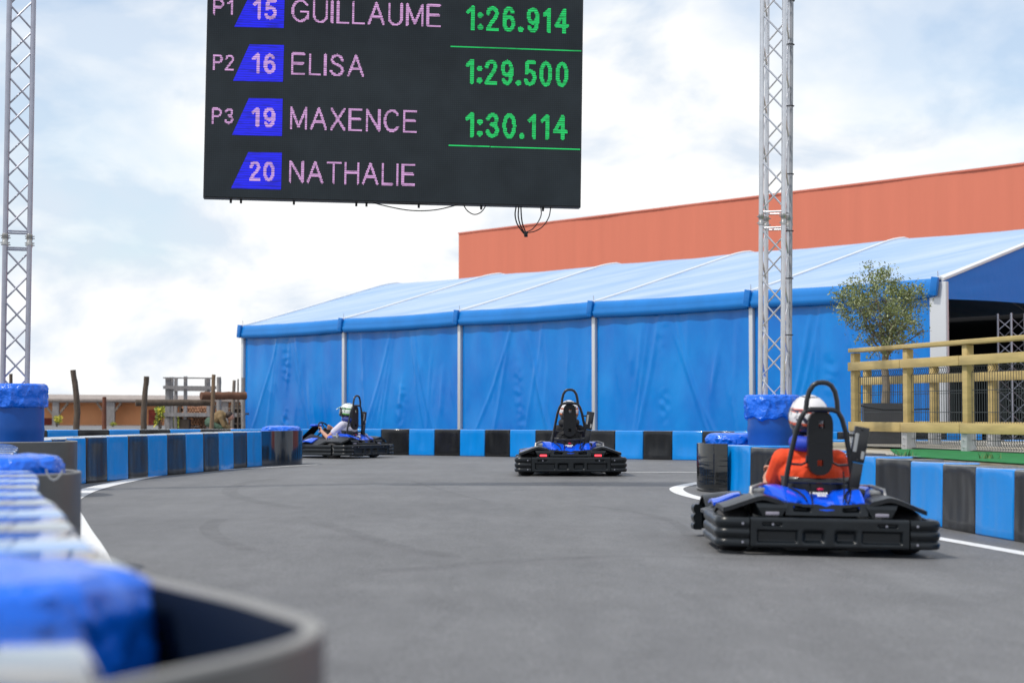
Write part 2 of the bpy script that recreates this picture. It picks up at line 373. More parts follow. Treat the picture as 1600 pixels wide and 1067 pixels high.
def strip(name, left, right, z, m):
    mb = MB(); n = len(left)
    mb.add([(p[0], p[1], z + gz(p[0], p[1])) for p in left] + [(p[0], p[1], z + gz(p[0], p[1])) for p in right], [(i, i + 1, n + i + 1, n + i) for i in range(n - 1)])
    o = mb.build(name, m, smooth=False); o['kind'] = 'structure'; return o
def gpath(pxs, n=0.12):
    return spline([ong(*p)[:2] for p in pxs], n)
def offs(path, wd):
    out = []
    for i, p in enumerate(path):
        t = (path[min(i + 1, len(path) - 1)] - path[max(i - 1, 0)]).normalized()
        out.append(p + Vector((-t.y, t.x, 0)) * wd(i / max(1, len(path) - 1)) if callable(wd) else p + Vector((-t.y, t.x, 0)) * wd)
    return out
def sm(a, b, x):
    t = max(0, min(1, (x - a) / (b - a))); return t * t * (3 - 2 * t)
# left edge line: track-side edge traced on the ground, from far tip to near
le = gpath([(500, 725.8), (420, 730.5), (330, 735.5), (262, 742), (205, 753), (160, 764), (136, 774), (124, 783), (121, 791), (128, 803), (143, 828), (160, 852), (180, 885), (208, 940), (235, 1010)])
strip("edge_line", le, offs(le, lambda t: -(0.06 + 0.15 * min(1, t * 3) + 0.18 * sm(.45, .6, t))), 0.004, M_LINE)
# right edge line along the right barrier
re_ = gpath([(1086, 753.5), (1066, 757), (1050, 761), (1046, 765), (1055, 771), (1075, 777), (1110, 785), (1150, 793)])
strip("edge_line", re_, offs(re_, 0.15), 0.004, M_LINE)
re2 = gpath([(1150, 793), (1250, 806), (1350, 822), (1462, 843), (1540, 857), (1620, 872), (1760, 903)])
strip("edge_line", re2, offs(re2, 0.13), 0.004, M_LINE)
re3 = gpath([(815, 739.4), (860, 739.2), (985, 738.6), (1050, 738.2), (1110, 738.0)])
strip("edge_line", re3, offs(re3, 0.10), 0.004, M_LINE)
re4 = gpath([(640, 766.5), (760, 766.2), (870, 765.5)])
strip("chalk_line", re4, offs(re4, 0.035), 0.004, M_SKID if False else alpha_mat("faint_line", (0.45, 0.45, 0.45), 0.8, 14, 0.4, 0.7, 0.5))
# tyre marks
for pts, wd in (([(425, 748), (380, 754), (352, 762), (346, 770), (362, 778), (400, 787), (455, 795)], 0.16),
                ([(330, 812), (312, 824), (318, 838), (345, 852), (385, 864)], 0.13),
                ([(486, 818), (515, 828), (560, 842), (610, 856), (700, 874)], 0.15),
                ([(376, 772), (440, 772.5), (520, 771.5), (600, 772.5)], 0.05),
                ([(430, 776), (520, 772), (640, 771), (800, 768)], 0.06),
                ([(640, 752), (670, 762), (700, 770), (760, 786)], 0.06),
                ([(900, 790), (980, 800), (1040, 815), (1070, 840)], 0.10),
                ([(560, 900), (800, 880), (1000, 872), (1300, 880)], 0.12)):
    a = gpath(pts); strip("skid_mark", a, offs(a, wd), 0.008, M_SKID)

# raised bank behind the right barrier, with turf, concrete edging
BANKZ = 0.40
bank_pts = [(4.75, 8.4), (4.3, 10.1), (4.12, 11.8), (3.87, 13.4), (3.62, 15), (3.35, 16.2), (3.15, 17.6), (3.25, 18.8), (3.5, 20), (3.7, 22), (4.2, 24.2), (20, 24.2), (20, 8.4)]
mb = MB(); n = len(bank_pts)
mb.add([(x, y, -0.2) for x, y in bank_pts] + [(x, y, BANKZ) for x, y in bank_pts], [tuple(range(n, 2 * n))] + [(i, (i + 1) % n, n + (i + 1) % n, n + i) for i in range(n)])
mb.build("bank", mat("bank_soil", (0.30, 0.26, 0.18), 0.9, var=0.3, vscale=6, bump=0.5), smooth=False)['kind'] = 'structure'
sheet("turf", BANKZ + 0.012, [(4.76, 8.45), (4.31, 10.1), (4.13, 11.8), (3.88, 13.4), (3.63, 15), (3.46, 16), (3.62, 17), (3.85, 18.2), (4.0, 19.0), (4.35, 18.9), (4.75, 17.8), (4.95, 16.8), (9, 14.5), (14, 12), (14, 8.5)], M_TURF)
sheet("concrete_edging", BANKZ + 0.008, [(3.18, 18.3), (3.25, 17.2), (3.50, 16.2), (3.66, 17.2), (3.86, 18.3), (3.5, 19.6)], M_CONC)
sheet("concrete_pad", BANKZ + 0.018, [(4.55, 18.05), (4.9, 16.7), (6.5, 15.6), (7.2, 16.4), (5.1, 18.4)], M_CONC)
sheet("concrete_deck", BANKZ + 0.020, [(3.9, 20.2), (4.62, 18.3), (6.2, 17.5), (7.5, 23.9), (4.5, 23.9)], M_CONC)

# ------------------------------------------------------------------ barrier blocks
BD = 0.46
def block_mesh(name, h, m, mt, BL):
    bm = bmesh.new(); bmesh.ops.create_cube(bm, size=1)
    for v in bm.verts: v.co = Vector((v.co.x * (BL - 0.006), (v.co.y + 0.5) * BD, (v.co.z + 0.5) * h))
    bmesh.ops.bevel(bm, geom=list(bm.edges), offset=0.016, segments=3, affect='EDGES', profile=0.5)
    fs = [f for f in bm.faces if f.calc_area() > 0.05 and f.normal.y < -0.9]
    es = set(e for f in fs for e in f.edges)
    bmesh.ops.subdivide_edges(bm, edges=list(es), cuts=6, use_grid_fill=True)
    for v in bm.verts:                                    # front face slightly dished, bottom flare
        if v.co.y < 0.02:
            k = max(0, 1 - (2 * v.co.x / BL) ** 2); q = v.co.z / h
            v.co.y += 0.012 * k * math.sin(math.pi * q) - 0.010 * (1 - q)
    for f in bm.faces:
        f.smooth = True
        if f.normal.z > 0.5: f.material_index = 1
    me = bpy.data.meshes.new(name); bm.to_mesh(me); bm.free(); me.materials.append(m); me.materials.append(mt); return me
def run(path, h, first_black, desc, group, z0=0.0, BL=0.62):
    pts = spline(path, BL); mb_ = block_mesh("barrier_block", h, M_BBLUE, M_TBLUE, BL); mk = block_mesh("barrier_block", h, M_BBLACK, M_TBLACK, BL)
    ends = []
    for i, (a, b) in enumerate(zip(pts, pts[1:])):
        blk = (i % 2 == 0) == first_black
        c = (a + b) / 2; t = (b - a).normalized()
        o = bpy.data.objects.new("barrier_block", mk if blk else mb_); COL.objects.link(o)
        o.location = (c.x, c.y, gz(c.x, c.y) if z0 is None else z0); o.rotation_euler = (0, 0, math.atan2(t.y, t.x) + random.uniform(-0.012, 0.012))
        tag(o, f"{'black' if blk else 'blue'} barrier block, {ordw(i)} {desc}", "barrier", group)
        ends.append((a, b))
    return pts
# left curve in mid distance: near nose -> far nose
runB = run([(-4.80, 18.2), (-4.84, 19.2), (-4.79, 20.2), (-4.60, 21.5), (-4.37, 22.9), (-4.12, 24.3), (-3.82, 26.3), (-3.62, 27.25)], 0.52, False,
           "along the left curved row from its near end", "blue and black barrier blocks of the left curved row", BL=0.665)
run([(-2.50, 9.35), (-2.95, 10.6), (-3.35, 12.0), (-3.75, 13.6), (-4.2, 15.2), (-4.75, 16.6), (-5.4, 17.6)], 0.52, False,
    "along the left row starting at the small blue cap", "barrier blocks of the second left row")
run([(-0.62, 3.10), (-0.92, 3.9), (-1.16, 4.72), (-1.42, 5.6), (-1.72, 6.5), (-2.0, 7.6), (-2.34, 8.7), (-2.9, 9.6)], 0.52, True,
    "along the nearest left row behind the big blue cap", "barrier blocks of the nearest left row")
run([(-0.33, 0.64), (-0.37, 1.26), (-0.415, 1.88), (-0.60, 2.50)], 0.52, True, "in the blurred foreground corner", "barrier blocks in the blurred corner", BL=0.60)
# right row, far -> near
runR = run([fall(p) for p in [(2.13, 18.0), (2.19, 17.6), (2.39, 16.4), (2.62, 15.0), (2.86, 13.55), (2.93, 13.0), (3.0, 12.32), (3.07, 11.58), (3.17, 10.85), (3.4, 9.3), (3.8, 7.6)]], 0.51, False,
           "along the right row from its far wrapped end", "blue and black barrier blocks of the right row", BL=0.70, z0=None)
# far row, left -> right
_fr = [(-9.5, 31.0), (-6.8, 32.9), (-4.4, 33.8), (-2.6, 33.75), (-0.952, 32.9)]
_fl = (len(spline([(-13.0, 27.0)] + _fr, .01)) - 1) * .01; _ex = math.ceil(_fl / 1.14) * 1.14 - _fl
run([(-13.0 - _ex * .66, 27.0 - _ex * .75)] + _fr + [ (2.233, 30.5), (4, 29.4), (6.0, 28.8), (8, 28.6)], 0.485, False,
    "along the far row below the marquee from the left", "barrier blocks of the far row below the marquee", BL=0.57)
run([(4.3, 24.9), (5.4, 24.7), (6.6, 24.6), (7.9, 24.5)], 0.42, False, "behind the wooden fence from the left", "barrier blocks seen under the wooden fence", z0=0.0)

# ------------------------------------------------------------------ bent plastic sheets round the row ends
def nose(path, h, thick, label, z0=0.0, closed_fn=None, m=None, m_in=None):
    pts = spline(path, 0.05); mb = MB(); outer = offs(pts, 0.0); inner = offs(pts, thick)
    prof = []
    n = len(pts); rings = []
    for i in range(n):
        o_, i_ = outer[i], inner[i]; mid = (o_ + i_) / 2
        rings.append([(o_.x, o_.y, z0), (o_.x, o_.y, z0 + h - 0.008), (o_.x * .8 + mid.x * .2, o_.y * .8 + mid.y * .2, z0 + h - 0.002), (mid.x, mid.y, z0 + h),
                      (i_.x * .8 + mid.x * .2, i_.y * .8 + mid.y * .2, z0 + h - 0.002), (i_.x, i_.y, z0 + h - 0.008), (i_.x, i_.y, z0)])
    base = len(mb.v); mb.loft(rings)
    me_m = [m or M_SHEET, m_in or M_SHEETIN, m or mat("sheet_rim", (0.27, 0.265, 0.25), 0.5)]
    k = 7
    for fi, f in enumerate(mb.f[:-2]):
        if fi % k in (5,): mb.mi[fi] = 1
        if fi % k in (1, 2, 3, 4): mb.mi[fi] = 2
    o = mb.build("nose_sheet", me_m); tag(o, label, "barrier end sheet"); return o
# path order: travelling so that the inside lies on the left
nose([(-0.60, 1.45), (-0.485, 1.65), (-0.385, 1.86), (-0.305, 2.03), (-0.255, 2.17), (-0.240, 2.29), (-0.255, 2.40), (-0.31, 2.52), (-0.39, 2.68), (-0.50, 2.86), (-0.61, 3.04), (-0.72, 3.22)], 0.525, 0.028,
     "thick grey plastic sheet bent to a point in the blurred foreground")
nose([(-2.62, 8.35), (-2.40, 8.55), (-2.24, 8.80), (-2.19, 9.05), (-2.24, 9.3), (-2.42, 9.55), (-2.6, 9.7)], 0.50, 0.016,
     "grey plastic sheet with a hanging loop, bent round the small blue cap on the left")
nose([(-4.95, 16.55), (-4.62, 16.62), (-4.34, 16.78), (-4.17, 17.05), (-4.22, 17.4), (-4.42, 17.75)], 0.525, 0.012,
     "dark grey plastic sheet standing in front of the left truss barrel")
nose([(-3.74, 26.72), (-3.64, 27.05), (-3.56, 27.2), (-3.36, 27.35), (-3.24, 27.65), (-3.30, 28.0), (-3.52, 28.25)], 0.52, 0.012,
     "dark glossy sheet closing the far end of the left curved row", m=mat("blue_black_sheet", (0.006, 0.016, 0.035), 0.12, coat=0.4))
nose([fall(p) for p in [(2.45, 18.6), (2.12, 18.85), (1.93, 18.62), (1.90, 18.30), (1.98, 17.98), (2.13, 17.75)]], 0.52, 0.012,
     "shiny black wrapped sheet closing the far end of the right row", m=M_SHEETBLK, m_in=M_SHEETBLK, z0=-.05)
mb = MB(); c = Vector((-2.245, 8.74, 0.46))
mb.tube([tuple(ond(px_, py_, 8.66)) for px_, py_ in ((72, 733), (74, 741), (78, 747), (84, 750), (90, 747), (95, 741), (98, 734))], 0.005, 6)
tag(mb.build("hanging_strap", mat("grey_strap", (0.38, 0.38, 0.37), 0.6)), "pale grey loop hanging from the grey sheet beside the small blue cap", "strap")

def wrinkle(a, z, k=1.0, seed=0.0):
    rg = 1 - abs(noise.noise((math.cos(a) * 3.1 + seed, math.sin(a) * 3.1, z * 7 + seed))) * 2
    rg2 = 1 - abs(noise.noise((math.cos(a) * 7 + seed, math.sin(a) * 7, z * 14))) * 2
    return 1 + k * (0.045 * max(0, rg) ** 5 + 0.025 * max(0, rg2) ** 4 - .02 + 0.035 * noise.noise((math.cos(a) * 2.2 + seed, math.sin(a) * 2.2, z * 5)) + 0.028 * noise.noise((math.cos(a) * 5 + seed, math.sin(a) * 5, z * 16)))
def tarp_cap(c, r, ztop, zbot, label, seed, flat=0.0):
    prof = [(r * .97, zbot), (r * 1.02, zbot + .02), (r, (zbot + ztop) / 2), (r * 1.01, ztop - .06), (r * .96, ztop - .022), (r * .86, ztop - .004), (r * .6, ztop + .004), (r * .3, ztop + .006), (0.004, ztop + .006)]
    P = []
    for (a, b), (c_, d) in zip(prof, prof[1:]):
        for k in range(7): P.append((a + (c_ - a) * k / 7, b + (d - b) * k / 7))
    P.append(prof[-1])
    mb = MB(); mb.lathe(P, c, 110, lambda a, rr, z: (rr * wrinkle(a, z, 1.0, seed), z + 0.012 * noise.noise((math.cos(a) * rr * 9 + seed, math.sin(a) * rr * 9, 3))))
    o = mb.build("tarp_cover", M_TARP); return tag(o, label, "tarp cover")
tarp_cap((-0.915, 2.84, 0), 0.335, 0.552, 0.30, "big blurred blue tarp cap beside the foreground sheet", 1.0)
tarp_cap((-2.56, 9.18, 0), 0.265, 0.578, 0.30, "small blue tarp cap inside the second grey sheet on the left", 4.0)
tarp_cap((-3.56, 27.65, 0), 0.30, 0.585, 0.28, "blue tarp bundle on the far end of the left curved row", 7.0)
tarp_cap((2.41, 19.55, -.03), 0.30, 0.60, 0.28, "creased blue tarp bundle inside the wrapped end of the right row", 9.0)

# ------------------------------------------------------------------ truss towers in wrapped barrels
def barrel(loc, label, ztop, tz, r, seed, ragged):
    t = thing("ballast_barrel", label, "barrel", (loc[0], loc[1], 0))
    mb = MB(); h = ztop - 0.05
    mb.lathe([(r * .93, 0.0), (r * .96, .02), (r * .965, .25), (r * .985, .30), (r * .965, .35), (r * .965, .58), (r * .985, .62), (r * .965, .66), (r * .96, tz + .02), (r * .90, h)], n=48)
    mb.build("barrel_body", M_BARREL, t)
    prof = [(r * .97, tz), (r * 1.05, tz + .015), (r * 1.08, tz + .05), (r * 1.07, (tz + ztop) / 2), (r * 1.08, ztop - .05), (r * 1.03, ztop - .015), (r * .93, ztop), (r * .75, ztop - .012), (r * .5, ztop - .02), (.004, ztop - .02)]
    P = []
    for (a, b), (c_, d) in zip(prof, prof[1:]):
        for k in range(4): P.append((a + (c_ - a) * k / 4, b + (d - b) * k / 4))
    P.append(prof[-1])
    def fn(a, rr, z):
        zz = z
        if z < tz + .06: zz = z - ragged * (0.5 + noise.noise((math.cos(a) * 2 + seed, math.sin(a) * 2, 1.0)))
        return rr * wrinkle(a, z, 1.1 if rr > r * .8 else .3, seed), zz
    mb = MB(); mb.lathe(P, n=120, fn=fn); mb.build("tarp_wrap", M_TARP, t)
    return t
TLX, TLY = ond(22.5, 600, 18.3)[:2]
TRX, TRY = ond(1208, 600, 19.0)[:2]
barrel((TLX + .035, TLY), "blue barrel wrapped in blue tarp at the foot of the left truss tower", 1.09, 0.85, 0.275, 2.0, 0.01)
barrel((TRX - .005, TRY), "blue barrel with ragged blue tarp top at the foot of the right truss tower", 0.985, 0.76, 0.275, 5.0, 0.07)

def truss(name, label, loc, rz, z0, z1, zc, lean, m, cable=False, group=None, half=0.12, horizontal=False):
    t = thing(name, label, "truss", loc, rz, group)
    t.rotation_euler = (0, lean, rz)
    cs = [(-half, -half), (half, -half), (half, half), (-half, half)]
    for x, y in cs:
        mb = MB(); mb.tube([(x, y, z0), (x, y, z1)], 0.025, 14); mb.build("chord", m, t)
    pitch = 0.262
    for i in range(4):
        a, b = cs[i], cs[(i + 1) % 4]
        for (s0, s1) in ((zc + 0.10, z1), (z0, zc - 0.10)):
            if s1 - s0 < .3: continue
            mb = MB()
            nseg = max(1, int((s1 - s0) / pitch)); flip = i in (2, 3)
            for k in range(nseg):
                u, v = (a, b) if k % 2 == 0 else (b, a)
                if s0 > zc: za, zb = s0 + k * pitch, s0 + (k + 1) * pitch
                else: za, zb = s1 - k * pitch, s1 - (k + 1) * pitch
                mb.tube([(u[0], u[1], za), (v[0], v[1], zb)], 0.0095, 8)
            mb.build("bracing", m, t)
        for z in (zc + 0.085, zc - 0.085):
            mb = MB(); mb.tube([(a[0], a[1], z), (b[0], b[1], z)], 0.0095, 8); mb.build("cross_bar", m, t)
    for x, y in cs:
        mb = MB(); mb.lathe([(.025, -.06), (.031, -.055), (.031, -.02), (.027, -.015), (.027, .015), (.031, .02), (.031, .055), (.025, .06)], (x, y, zc), 14)
        for dz in (-.035, .035): mb.tube([(x - .045, y, zc + dz), (x + .05, y, zc + dz)], .006, 6)
        mb.build("coupling", M_STEEL, t)
    if cable:
        mb = MB(); mb.tube([(half + .033, half - .02, z0 + k * .3) for k in range(int((z1 - z0) / .3))], .016, 8); mb.build("cable_run", mat("grey_cable", (0.32, 0.33, 0.36), .5), t)
        mb = MB()
        for k in range(9):
            z = z0 + .1 + k * .62 + random.uniform(-.1, .1)
            mb.tube([(half + .012 + .045 * math.cos(q * math.pi / 6), half - .012 + .045 * math.sin(q * math.pi / 6), z) for q in range(12)], .005, 6, closed=True)
        mb.build("cable_tie", M_BLACK, t)
    return t
zl = ond(26, 376, 18.3).z; zr = ond(1208, 345, 19.0).z
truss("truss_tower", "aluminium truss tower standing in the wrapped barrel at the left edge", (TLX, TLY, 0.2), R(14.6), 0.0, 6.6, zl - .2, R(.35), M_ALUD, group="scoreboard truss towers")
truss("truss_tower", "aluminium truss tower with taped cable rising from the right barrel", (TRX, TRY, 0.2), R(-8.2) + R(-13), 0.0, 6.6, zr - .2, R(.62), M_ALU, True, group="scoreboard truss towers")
hz = truss("truss_beam", "horizontal aluminium truss beam that carries the scoreboard between the towers", (TLX, TLY + .05, 6.55), 0, 0.1, 7.8, 3.9, 0, M_ALU)
hz.rotation_euler = Vector((TRX - TLX, TRY - TLY, -.06)).to_track_quat('Z', 'Y').to_euler()

# ------------------------------------------------------------------ scoreboard
YAW, ROLL = math.atan(.098), -0.0139
p0 = ond(319, 307, 18.8); p1 = ond(906, 322.3, 19.2)
ux = (p1 - p0); BW = ux.length; ux.normalize()
un = Vector((ux.y, -ux.x, 0)).normalized(); un = (un - ux * un.dot(ux)).normalized(); uz = ux.cross(-un)
if uz.z < 0: uz = -uz
BH = 2.95
def bloc(px, py):
    """photo pixel to board coordinates (metres from the lower left corner)"""
    r = ray(px, py); o = Vector((0, 0, CAMH)); t = (p0 - o).dot(un) / r.dot(un); q = o + r * t - p0
    return q.dot(ux), q.dot(uz)
board = thing("scoreboard", "large dark LED scoreboard with lap times hanging between the truss towers", "scoreboard")
Mb = Matrix((ux, -un, uz)).transposed().to_4x4(); Mb.translation = p0
board.matrix_world = Mb
def led_panel_mat():
    m = mat("led_panel", (0.012, 0.018, 0.022), 0.5, spec=0.3); t = m.node_tree; p = t.nodes['Principled BSDF']
    tcn = t.nodes.new("ShaderNodeTexCoord")
    def wv(d, sc):
        n = t.nodes.new("ShaderNodeTexWave"); n.wave_type = 'BANDS'; n.bands_direction = d; n.inputs['Scale'].default_value = sc; t.links.new(tcn.outputs['Object'], n.inputs[0]); return n
    a = wv('Z', 14.0); b = wv('X', 14.0)
    mm = t.nodes.new("ShaderNodeMath"); mm.operation = 'MULTIPLY'; t.links.new(a.outputs['Fac'], mm.inputs[0]); t.links.new(b.outputs['Fac'], mm.inputs[1])
    nz = t.nodes.new("ShaderNodeTexNoise"); nz.inputs['Scale'].default_value = 3.0; nz.inputs['Detail'].default_value = 5; t.links.new(tcn.outputs['Object'], nz.inputs[0])
    ad = t.nodes.new("ShaderNodeMath"); ad.operation = 'MULTIPLY_ADD'; ad.inputs[1].default_value = 0.5; t.links.new(mm.outputs[0], ad.inputs[0]); t.links.new(nz.outputs[0], ad.inputs[2])
    r = t.nodes.new("ShaderNodeValToRGB"); r.color_ramp.elements[0].color = (0.010, 0.015, 0.019, 1); r.color_ramp.elements[1].color = (0.024, 0.033, 0.040, 1)
    r.color_ramp.elements[0].position = .3; r.color_ramp.elements[1].position = .95
    t.links.new(ad.outputs[0], r.inputs[0]); t.links.new(r.outputs[0], p.inputs['Base Color']); return m
def led_mat(name, col, k, dz=0.40):
    m = bpy.data.materials.new(name); m.use_nodes = True; t = m.node_tree; p = t.nodes['Principled BSDF']
    p.inputs['Base Color'].default_value = (col[0] * .08, col[1] * .08, col[2] * .08, 1); p.inputs['Roughness'].default_value = .6
    p.inputs['Emission Color'].default_value = (*col, 1)
    tcn = t.nodes.new("ShaderNodeTexCoord")
    def wv(d, sc):
        n = t.nodes.new("ShaderNodeTexWave"); n.wave_type = 'BANDS'; n.bands_direction = d; n.inputs['Scale'].default_value = sc; t.links.new(tcn.outputs['Object'], n.inputs[0]); return n
    nz = t.nodes.new("ShaderNodeTexNoise"); nz.inputs['Scale'].default_value = 5; nz.inputs['Detail'].default_value = 4
    mp_ = t.nodes.new("ShaderNodeMapping"); mp_.inputs['Scale'].default_value = (1, 1, 7); t.links.new(tcn.outputs['Object'], mp_.inputs[0]); t.links.new(mp_.outputs[0], nz.inputs[0])
    a = wv('Z', 12.5); r = t.nodes.new("ShaderNodeMapRange"); r.inputs[3].default_value = k * dz; r.inputs[4].default_value = k * 1.15
    t.links.new(a.outputs['Fac'], r.inputs[0])
    r2 = t.nodes.new("ShaderNodeMapRange"); r2.inputs[1].default_value = .35; r2.inputs[2].default_value = .5; r2.inputs[3].default_value = .55; r2.inputs[4].default_value = 1.0
    t.links.new(nz.outputs[0], r2.inputs[0])
    mm = t.nodes.new("ShaderNodeMath"); mm.operation = 'MULTIPLY'; t.links.new(r.outputs[0], mm.inputs[0]); t.links.new(r2.outputs[0], mm.inputs[1])
    t.links.new(mm.outputs[0], p.inputs['Emission Strength']); return m
M_LEDP = led_mat("led_pink", (0.74, 0.40, 0.76), 0.80, .75); M_LEDB = led_mat("led_blue", (0.008, 0.010, 0.86), 0.85, .70); M_LEDG = led_mat("led_green", (0.010, 0.66, 0.15), 0.82, .75)
M_LEDN = led_mat("led_number", (0.78, 0.47, 0.84), 0.75, .7)
mb = MB(); mb.box((0, 0.0, 0), (BW, 0.14, BH)); mb.build("screen", led_panel_mat(), board, smooth=False)
mb = MB(); mb.box((-.012, .02, -.012), (BW + .012, .18, -.001)); mb.box((-.012, .02, -.001), (-.001, .18, BH + .01)); mb.box((BW + .001, .02, -.001), (BW + .012, .18, BH + .01)); mb.box((-.001, .02, BH + .001), (BW + .001, .18, BH + .01))
mb.build("cabinet_frame", mat("cabinet_edge", (0.05, 0.05, 0.055), .5), board, smooth=False)
mb = MB()
for px in (360, 376, 459, 557, 573, 655, 753, 850):
    x, _ = bloc(px, 312); mb.box((x - .012, .06, -.035), (x + .012, .10, -.012)); mb.tube([(x, .08, -.035), (x, .08, -.055)], .012, 8)
mb.build("mounting_lug", M_BLACK, board)
for k in range(3):
    mb = MB(); x = .5 + k * (BW - 1) / 2; mb.beam((x, .20, BH - .3), (x, .20, 3.75), .05, .05); mb.build("hanger", M_ALU, board)

def ell_(cx, cy, rx, ry, a0, a1, n=18): return [(cx + rx * math.cos(R(a0 + (a1 - a0) * k / n)), cy + ry * math.sin(R(a0 + (a1 - a0) * k / n))) for k in range(n + 1)]
SIX = [(.48, .84), (.38, .97), (.26, 1), (.11, .88), (.03, .55), (.05, .22), (.16, .04), (.28, 0), (.46, .08), (.54, .31), (.45, .55), (.28, .62), (.1, .52), (.05, .35)]
GLY = {
 'A': (.74, [[(0, 0), (.37, 1), (.74, 0)], [(.13, .34), (.61, .34)]]), 'C': (.74, [ell_(.38, .5, .37, .5, 38, 322)]),
 'E': (.60, [[(.60, 0), (0, 0), (0, 1), (.58, 1)], [(0, .53), (.54, .53)]]), 'G': (.80, [ell_(.40, .5, .39, .5, 38, 325) + [(.78, .16), (.78, .46), (.44, .46)]]),
 'H': (.66, [[(0, 0), (0, 1)], [(.66, 0), (.66, 1)], [(0, .53), (.66, .53)]]), 'I': (.0, [[(0, 0), (0, 1)]]), 'L': (.50, [[(0, 1), (0, 0), (.50, 0)]]),
 'M': (.76, [[(0, 0), (0, 1), (.38, .08), (.76, 1), (.76, 0)]]), 'N': (.64, [[(0, 0), (0, 1), (.64, 0), (.64, 1)]]),
 'P': (.58, [[(0, 0), (0, 1), (.30, 1)] + ell_(.32, .74, .26, .26, 90, -90, 12) + [(.30, .48), (0, .48)]]),
 'S': (.62, [[(.58, .76), (.50, .92), (.32, 1), (.12, .94), (.05, .76), (.14, .60), (.34, .52), (.54, .42), (.61, .25), (.53, .07), (.32, 0), (.12, .05), (.01, .22)]]),
 'T': (.66, [[(.33, 0), (.33, 1)], [(0, 1), (.66, 1)]]), 'U': (.62, [[(0, 1), (0, .3)] + ell_(.31, .3, .31, .3, 180, 360, 14) + [(.62, .3), (.62, 1)]]),
 'X': (.66, [[(0, 0), (.66, 1)], [(0, 1), (.66, 0)]]),
 '0': (.56, [ell_(.28, .5, .26, .5, 0, 360, 28)]), '1': (.32, [[(.02, .78), (.28, 1), (.28, 0)]]),
 '2': (.54, [[(.03, .74), (.1, .92), (.28, 1), (.46, .92), (.52, .74), (.44, .55), (.2, .28), (.02, .0), (.54, 0)]]),
 '3': (.54, [[(.04, .80), (.14, .95), (.28, 1), (.45, .93), (.5, .76), (.42, .58), (.24, .53), (.44, .47), (.54, .28), (.46, .08), (.28, 0), (.1, .06), (.02, .22)]]),
 '4': (.60, [[(.44, 0), (.44, 1), (.02, .30), (.60, .30)]]), '5': (.54, [[(.5, 1), (.12, 1), (.07, .53), (.26, .62), (.46, .54), (.54, .33), (.46, .09), (.26, 0), (.08, .06), (.02, .2)]]),
 '6': (.56, [SIX]), '9': (.56, [[(.57 - x, 1 - y) for x, y in SIX]]), ':': (.06, [[(.03, .10), (.03, .101)], [(.03, .64), (.03, .641)]]), '.': (.06, [[(.03, .05), (.03, .051)]])}
LEDP = 0.0104
def put_text(body, x0, x1, yl_top, yl_bot, m, name, bold=0.0, slope=.03):
    """lit LED cells of one word; x0,x1 px and top and base line px at the word's left end"""
    u0, v1 = bloc(x0, yl_top); _, v0 = bloc(x0, yl_bot); u1, _ = bloc(x1, yl_bot)
    th = bold; gap = .16 + th; W = sum(GLY[c][0] for c in body) + gap * (len(body) - 1) + th
    H = v1 - v0; ky = H / (1 + th); kx = (u1 - u0) / W; segs = []; x = th / 2
    for c in body:
        wd, st_ = GLY[c]; ext = 1.5 if c in ":." else 1.0
        for pl in st_:
            for p, q in zip(pl, pl[1:]): segs.append((x + p[0], p[1] + th / 2, x + q[0], q[1] + th / 2, ext))
        x += wd + gap
    mb = MB(); i0, i1 = int(u0 / LEDP), int(u1 / LEDP) + 1; j0, j1 = int(v0 / LEDP), int(v1 / LEDP) + 1
    for j in range(j0, j1 + 1):
        for i in range(i0, i1 + 1):
            cx, cy = ((i + .5) * LEDP - u0) / kx, ((j + .5) * LEDP - v0) / ky; on = False
            for ax_, ay_, bx_, by_, ex in segs:
                dx_, dy_ = (bx_ - ax_), (by_ - ay_); l2 = dx_ * dx_ + dy_ * dy_; t = 0 if l2 < 1e-9 else max(0, min(1, ((cx - ax_) * dx_ + (cy - ay_) * dy_) / l2))
                ddx, ddy = (cx - ax_ - dx_ * t) * kx, (cy - ay_ - dy_ * t) * ky
                if ddx * ddx + ddy * ddy < (th / 2 * ex * (kx * .55 + ky * .45)) ** 2: on = True; break
            if on:
                a_, b_ = i * LEDP, j * LEDP; hh = .99 if j % 2 else .72
                mb.add([(a_, -.004, b_), (a_ + LEDP * .97, -.004, b_), (a_ + LEDP * .97, -.004, b_ + LEDP * hh), (a_, -.004, b_ + LEDP * hh)], [(0, 1, 2, 3)])
    return mb.build(name, m, board, smooth=False)
put_text("P1", 333.5, 365, -1.5, 23.6, M_LEDP, "position_text", 0.15)
put_text("P2", 332.5, 366, 84.5, 109.8, M_LEDP, "position_text", 0.15)
put_text("P3", 331, 365, 168.5, 193.5, M_LEDP, "position_text", 0.15)
put_text("GUILLAUME", 455.5, 689, -1.0, 35.0, M_LEDP, "name_text", 0.118)
put_text("ELISA", 455.5, 569, 82.5, 117.5, M_LEDP, "name_text", 0.118)
put_text("MAXENCE", 453.6, 651.6, 166.5, 202, M_LEDP, "name_text", 0.118)
put_text("NATHALIE", 452.4, 648.5, 250.5, 285.5, M_LEDP, "name_text", 0.118)
put_text("1:26.914", 728.4, 888.7, 8, 48.5, M_LEDG, "lap_time_text", 0.19)
put_text("1:29.500", 727.5, 888, 91.5, 132, M_LEDG, "lap_time_text", 0.19)
put_text("1:30.114", 726.5, 886.5, 175, 215, M_LEDG, "lap_time_text", 0.19)
put_text("15", 395, 432.5, -1.5, 30.5, M_LEDN, "kart_number_text", 0.190)
put_text("16", 393.5, 431.5, 83.0, 114.8, M_LEDN, "kart_number_text", 0.190)
put_text("19", 392.5, 430.5, 167.5, 199, M_LEDN, "kart_number_text", 0.190)
